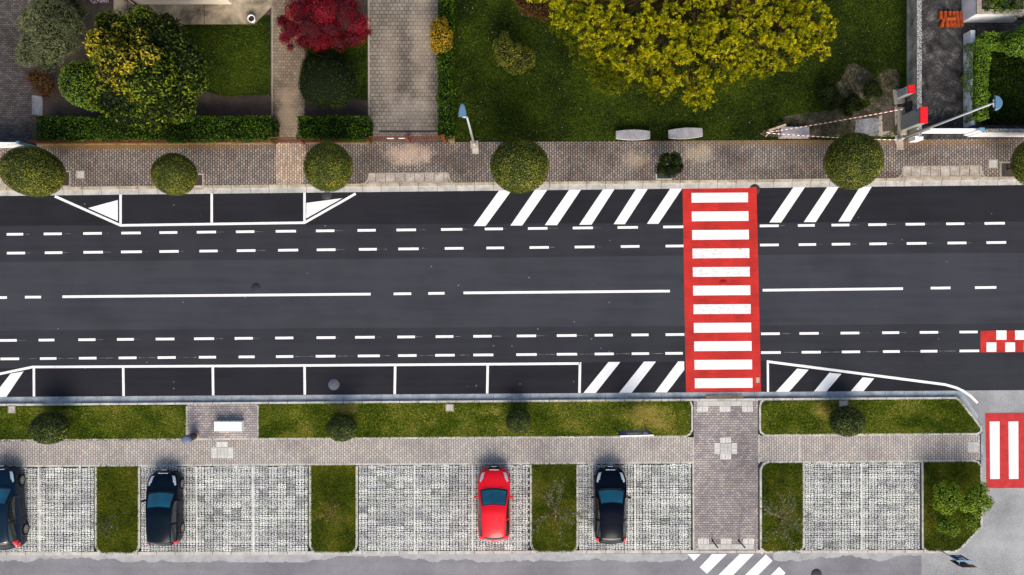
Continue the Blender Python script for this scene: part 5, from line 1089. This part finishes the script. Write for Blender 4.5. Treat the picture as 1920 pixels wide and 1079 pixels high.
# the face looks north (+y); build glyphs mirrored in x so they read correctly from that side
def gl(x0, x1, z0, z1): mb.box((.30 - (x0 + x1) / 2, .058, 1.72 + (z0 + z1) / 2), (x1 - x0, .006, z1 - z0))
gl(-.16, -.07, -.06, .36); gl(-.07, .10, .28, .36); gl(-.07, .10, .09, .17); gl(.08, .16, .11, .34)
gl(-.20, .08, -.28, -.18)
mb.add([(.30 + .30, .063, 1.72 - .23), (.30 + .16, .063, 1.72 - .12), (.30 + .16, .063, 1.72 - .34)], [[0, 1, 2], [2, 1, 0]])
mb.build('letter_and_arrow', M['signwhite'], pn)
mb = MB(); mb.box((.30, -.20, 1.80), (.62, .03, .82)); mb.box((.52, -.26, 2.02), (.75, .03, .36)); mb.build('rear_panel', M['trim'], o)
mb = MB(); mb.box((.1, -.1, 1.5), (.04, .22, .04)); mb.build('bracket', M['steel'], o); mb = MB(); mb.box((.1, -.1, 2.05), (.04, .22, .04)); mb.build('bracket', M['steel'], o)

# ---- cars
def interp(u, tab):
    xs = [t[0] for t in tab]; ys = [t[1] for t in tab]; n = len(xs)
    if u <= xs[0]: return ys[0]
    if u >= xs[-1]: return ys[-1]
    d = [(ys[i + 1] - ys[i]) / (xs[i + 1] - xs[i]) for i in range(n - 1)]; m = [d[0]] + [0 if d[i - 1] * d[i] <= 0 else 2 * d[i - 1] * d[i] / (d[i - 1] + d[i]) for i in range(1, n - 1)] + [d[-1]]
    for i in range(n - 1):
        if u <= xs[i + 1]:
            h = xs[i + 1] - xs[i]; t = (u - xs[i]) / h
            return ys[i] * (2 * t**3 - 3 * t * t + 1) + h * m[i] * (t**3 - 2 * t * t + t) + ys[i + 1] * (-2 * t**3 + 3 * t * t) + h * m[i + 1] * (t**3 - t * t)
def car(cx, cy, L, Wd, Hh, rz, label, paint, cowl=.27, rf=.44, rr_=.90, rear=.97, hood=.98, tail='tail', rimm='rim', rearglass='glass_side', roofw=.66, bright_rear=False, tailz=.98):
    g = W(cx, cy, 0); g.z = .098; o = root('parked_car', g, label, 'car', 'cars parked nose in on the stone grid bays', rz)
    wd = [(0, .54), (.012, .65), (.04, .80), (.09, .92), (.18, .98), (.3, 1), (.75, 1), (.9, .965), (.96, .90), (.988, .80), (1, .66)]
    zc = [(0, .50), (.012, .60), (.04, .72), (.12, .85), (cowl, hood), (rf, Hh - .08), (rf + .12, Hh), (rr_ - .15, Hh - .02), (rr_, Hh - .10), (rear, tailz), (.993, .72), (1, .50)]
    zb = [(0, .48), (.015, .56), (.05, .67), (.15, .80), (cowl, .90), (.6, .95), (rear, min(1.0, tailz)), (.99, .70), (1, .49)]
    tr = [(0, .74), (.1, .80), (cowl, .90), (rf, roofw + .10), (rf + .15, roofw + .04), (rr_, roofw), (rear, .80), (1, .82)]
    axf, axr = .185, .80; NS = 96; nA, nB, nC = 14, 6, 7; us = [i / NS for i in range(NS + 1)]
    grid = []
    for u in us:
        w = interp(u, wd) * Wd / 2; c = interp(u, zc); b = min(interp(u, zb), c - .015); t = interp(u, tr) * w; ze = max(b + .01, c - .035 - .035 * min(1, max(0, (u - cowl) / .2)))
        y = L / 2 - u * L; d = min(abs(u - axf), abs(u - axr)) * L; zl = .20 + .08 * max(0, 1 - min(u, 1 - u) / .06)
        if d < .36: zl = max(zl, .30 + math.sqrt(.36**2 - d * d))
        half = []
        for j in range(nA + 1): q = j / nA; half.append((t * q, c + (ze - c) * q ** 2.2))
        for j in range(1, nB + 1):
            q = j / nB; bul = math.sin(q * PI) * .018; half.append((t + (w * .985 - t) * q + bul, ze + (b - ze) * q + bul))
        for j in range(1, nC + 1):
            q = j / nC; zz = b + (zl - b) * q; half.append((w * (.985 + .03 * math.sin(q * PI * .9)) * (1 - .03 * max(0, q - .6)), zz))
        bw = interp(u, [(0, .14), (.05, .10), (cowl, .11), (rf, .09), (rf + .2, .02), (rr_, -.04), (1, -.10)]); grid.append(([y + bw * max(0, 1 - (j / nA) ** 2) for j in range(nA + nB + nC + 1)], half))
    NJ = nA + nB + nC; parts = {}
    def pp(k):
        if k not in parts: parts[k] = MB()
        return parts[k]
    side_w = [(.02 + rf * .78, (rf + rr_) / 2 - .02), ((rf + rr_) / 2 + .005, rr_ + .015)]
    for i in range(NS):
        u = (us[i] + us[i + 1]) / 2
        for s in (1, -1):
            sn = 'r' if s > 0 else 'l'
            for j in range(NJ):
                k = 'body'; mi = 0
                if j < nA - 1:
                    if cowl + .01 < u < rf: k = 'windscreen'; mi = 1 if (u < cowl + .028 or u > rf - .010 or j == nA - 2) else 0
                    elif .06 < u < cowl - .01 and j < nA - 1: k = 'hood'
                    elif rr_ + .008 < u < rear - .008 and j < nA - 1: k = 'rear_window'; mi = 1 if j == nA - 2 else 0
                    elif rf <= u <= rr_: k = 'roof'
                    elif u < .035 and j < nA - 3: k = 'grille'
                elif j < nA + nB:
                    jb = j - nA
                    if 0 < jb < nB - 1:
                        for n_, (a, b2) in enumerate(side_w):
                            if a < u < b2 and not (n_ == 0 and u < cowl + .06 and jb < 2): k = 'side_window_%d%s' % (n_, sn)
                    if .055 < u < .165 and j in (nA - 2, nA - 1, nA, nA + 1): k = 'headlight_' + sn
                    if rr_ + .03 < u < .985 and jb in (2, 3, 4, 5): k = 'tail_' + sn
                elif j < nA + nB + 2 and .93 < u < .985: k = 'tail_' + sn
                if j in (nA - 2, nA - 1) and .055 < u < .15 + (.03 if j == nA - 1 else 0): k = 'headlight_' + sn
                q = []
                for (ii, jj) in ((i, j), (i + 1, j), (i + 1, j + 1), (i, j + 1)): yy, hf = grid[ii]; q.append(Vector((hf[jj][0] * s, yy[jj], hf[jj][1])))
                if s < 0: q = q[::-1]
                pp(k).add(q, [[0, 3, 2, 1]] if False else [[0, 1, 2, 3]], mi, True)
    body = pp('body')
    # floor and wheel-well lining
    body.box((0, 0, .28), (Wd * .86, L * .9, .16), 1); body.box((0, L / 2 - .06, .42), (Wd * .55, .08, .2), 1); body.box((0, -L / 2 + .05, .42), (Wd * .6, .08, .2), 0)
    for q in (axf, axr): body.box((0, L / 2 - q * L, .55), (Wd * .72, .7, .3), 1)
    for k, mb in parts.items():
        base = k.split('_')[0] if k[:4] != 'side' else 'side_window'
        nm = {'rear': 'rear_window', 'tail': 'tail_light'}.get(base, base)
        mt = {'body': [M[paint], M['trim']], 'hood': M[paint], 'roof': M[paint], 'windscreen': [M['glass'], M['trim']], 'rear_window': [M[rearglass], M['trim']], 'grille': M['trim'], 'headlight': M['chrome'], 'tail_light': M[tail], 'side_window': M['glass_side']}[nm]
        ob = mb.build(nm, mt, o)
        import bmesh
        bm = bmesh.new(); bm.from_mesh(ob.data); bmesh.ops.remove_doubles(bm, verts=bm.verts, dist=.0005); bmesh.ops.recalc_face_normals(bm, faces=bm.faces) if nm == 'body' else None
        for f in bm.faces:
            if nm != 'body' and f.normal.z < -.2: f.normal_flip()
        bm.to_mesh(ob.data); bm.free()
    for s in (-1, 1):
        for q in (axf, axr):
            y = L / 2 - q * L; x = s * (Wd / 2 - .10)
            a = Vector((x - s * .11, y, .30)); b = Vector((x + s * .095, y, .30)); mb = MB()
            prof = [(-.10, .22), (-.10, .29), (-.07, .305), (.06, .305), (.088, .285), (.092, .21)]; seg = 28; vs = []
            for t, r in prof:
                for i in range(seg): an = 2 * PI * i / seg; vs.append((x + s * t, y + r * math.cos(an), .30 + r * math.sin(an)))
            fs = [[k * seg + i, k * seg + (i + 1) % seg, (k + 1) * seg + (i + 1) % seg, (k + 1) * seg + i] for k in range(len(prof) - 1) for i in range(seg)]; mb.add(vs, fs, 0, True)
            wh = bpy.data.objects.new('wheel', None); COL.objects.link(wh); wh.parent = o; wh.location = (0, 0, 0)
            mb.build('tyre', M['black'], wh)
            mb = MB(); mb.tube((x, y, .30), (x + s * .045, y, .30), .205, .205, 24, 1)
            for i in range(7):
                an = 2 * PI * i / 7; R = Matrix.Rotation(an, 3, 'X'); mb.box(Vector((x + s * .062, y, .30)) + R @ Vector((0, 0, .115)), (.03, .055, .19), 0, mat=R)
            mb.tube((x + s * .03, y, .30), (x + s * .085, y, .30), .05, .04, 12, 0)
            vs = []
            for r in (.185, .212):
                for t in (.045, .08):
                    for i in range(24): an = 2 * PI * i / 24; vs.append((x + s * t, y + r * math.cos(an), .30 + r * math.sin(an)))
            fs = [[i, (i + 1) % 24, 24 + (i + 1) % 24, 24 + i] for i in range(24)] + [[24 + i, 24 + (i + 1) % 24, 72 + (i + 1) % 24, 72 + i] for i in range(24)]; mb.add(vs, fs, 0, True)
            mb.build('rim', [M[rimm], M['black']], wh)
        ym = L / 2 - (cowl + .105) * L; mb = MB(); mb.box((s * (Wd / 2 + .10), ym, 1.0), (.20, .10, .13), 0, rot=-s * .18); mb.box((s * (Wd / 2 - .01), ym, .95), (.14, .05, .04)); mb.build('mirror', M[paint], o, bevel=.025)
        yh = L / 2 - .58 * L; mb = MB(); mb.box((s * (Wd / 2 + .012), yh, .84), (.02, .16, .03)); mb.build('handle', M[paint], o)
    # wipers, badge, seams
    mb = MB(); yw = L / 2 - (cowl + .012) * L + .09
    mb.box((-.28, yw, hood + .035), (.55, .018, .012), rot=.06); mb.box((.3, yw, hood + .035), (.5, .018, .012), rot=.06); mb.build('wiper', M['trim'], o)
    mb = MB(); zr = Hh - .015; mb.path([(0, L / 2 - (rf + .02) * L, Hh - .06), (0, L / 2 - (rf + .045) * L, Hh + .10)] if not bright_rear else [(0, -L / 2 + (1 - rr_ + .02) * L, Hh - .05), (0, -L / 2 + (1 - rr_) * L, Hh + .12)], .006, .004, 5); mb.build('aerial', M['trim'], o)
    mb = MB(); mb.box((0, L / 2 + .10, .60), (.28, .03, .035)); mb.box((0, L / 2 + .085 - .035 * L, .735), (.5, .03, .014)); mb.build('badge_bar', M['chrome'], o)
    return o
car(927, 938, 3.72, 1.70, 1.48, 0., 'bright red small car with windscreen coloured as reflected sky, the only red one', 'p_red', cowl=.275, rf=.475)
car(1141, 941, 3.90, 1.68, 1.44, 0., 'black small car between the olive tree island and the crossing path', 'p_black', cowl=.26, rf=.44, rr_=.875, rearglass='sky_glass' if False else 'glass_side', roofw=.64)
car(319.5, 946, 3.82, 1.66, 1.46, 0.01, 'dark small car, reflected sky in its navy colour, with a red tail light beside the leftmost grass island', 'p_blue', cowl=.265, rf=.455, roofw=.70)
car(24, 946, 4.25, 1.76, 1.58, .075, 'dark car with reflected sky in its colour, cut by the left edge of the photo', 'p_blue2', cowl=.235, rf=.42, rr_=.86, roofw=.68)

# ================================================================== LIGHT AND CAMERA
el = math.radians(EL); azx = .12
Sd = Vector((azx * math.cos(el), -math.cos(el), math.sin(el))).normalized()
sun = bpy.data.lights.new('Sun', 'SUN'); sun.energy = SUN; sun.angle = math.radians(ANG); sun.color = (1, .95, .86)
so = bpy.data.objects.new('Sun', sun); COL.objects.link(so); so.rotation_euler = Sd.to_track_quat('Z', 'Y').to_euler(); so.location = Sd * 60
w = bpy.data.worlds.new('World'); SC.world = w; w.use_nodes = True; nt = w.node_tree; bg = nt.nodes['Background']
sky = nt.nodes.new('ShaderNodeTexSky'); sky.sky_type = 'NISHITA'; sky.sun_disc = False; sky.sun_elevation = el; sky.sun_rotation = math.atan2(Sd.x, Sd.y); sky.dust_density = 4.; sky.ozone_density = .4
nt.links.new(sky.outputs[0], bg.inputs[0]); bg.inputs[1].default_value = SKY
cam = bpy.data.cameras.new('Camera'); co = bpy.data.objects.new('Camera', cam); COL.objects.link(co); co.location = (0, 0, H); co.rotation_euler = (0, 0, 0)
cam.sensor_width = 36; cam.lens = 36 * H / (1920 / S); cam.clip_end = 2000; SC.camera = co
SC.view_settings.view_transform = 'Standard'; SC.view_settings.look = 'None'; SC.view_settings.exposure = EXPO; SC.view_settings.gamma = 1
SC.cycles.use_adaptive_sampling = True; SC.cycles.max_bounces = 6; SC.cycles.diffuse_bounces = 3; SC.cycles.transmission_bounces = 2
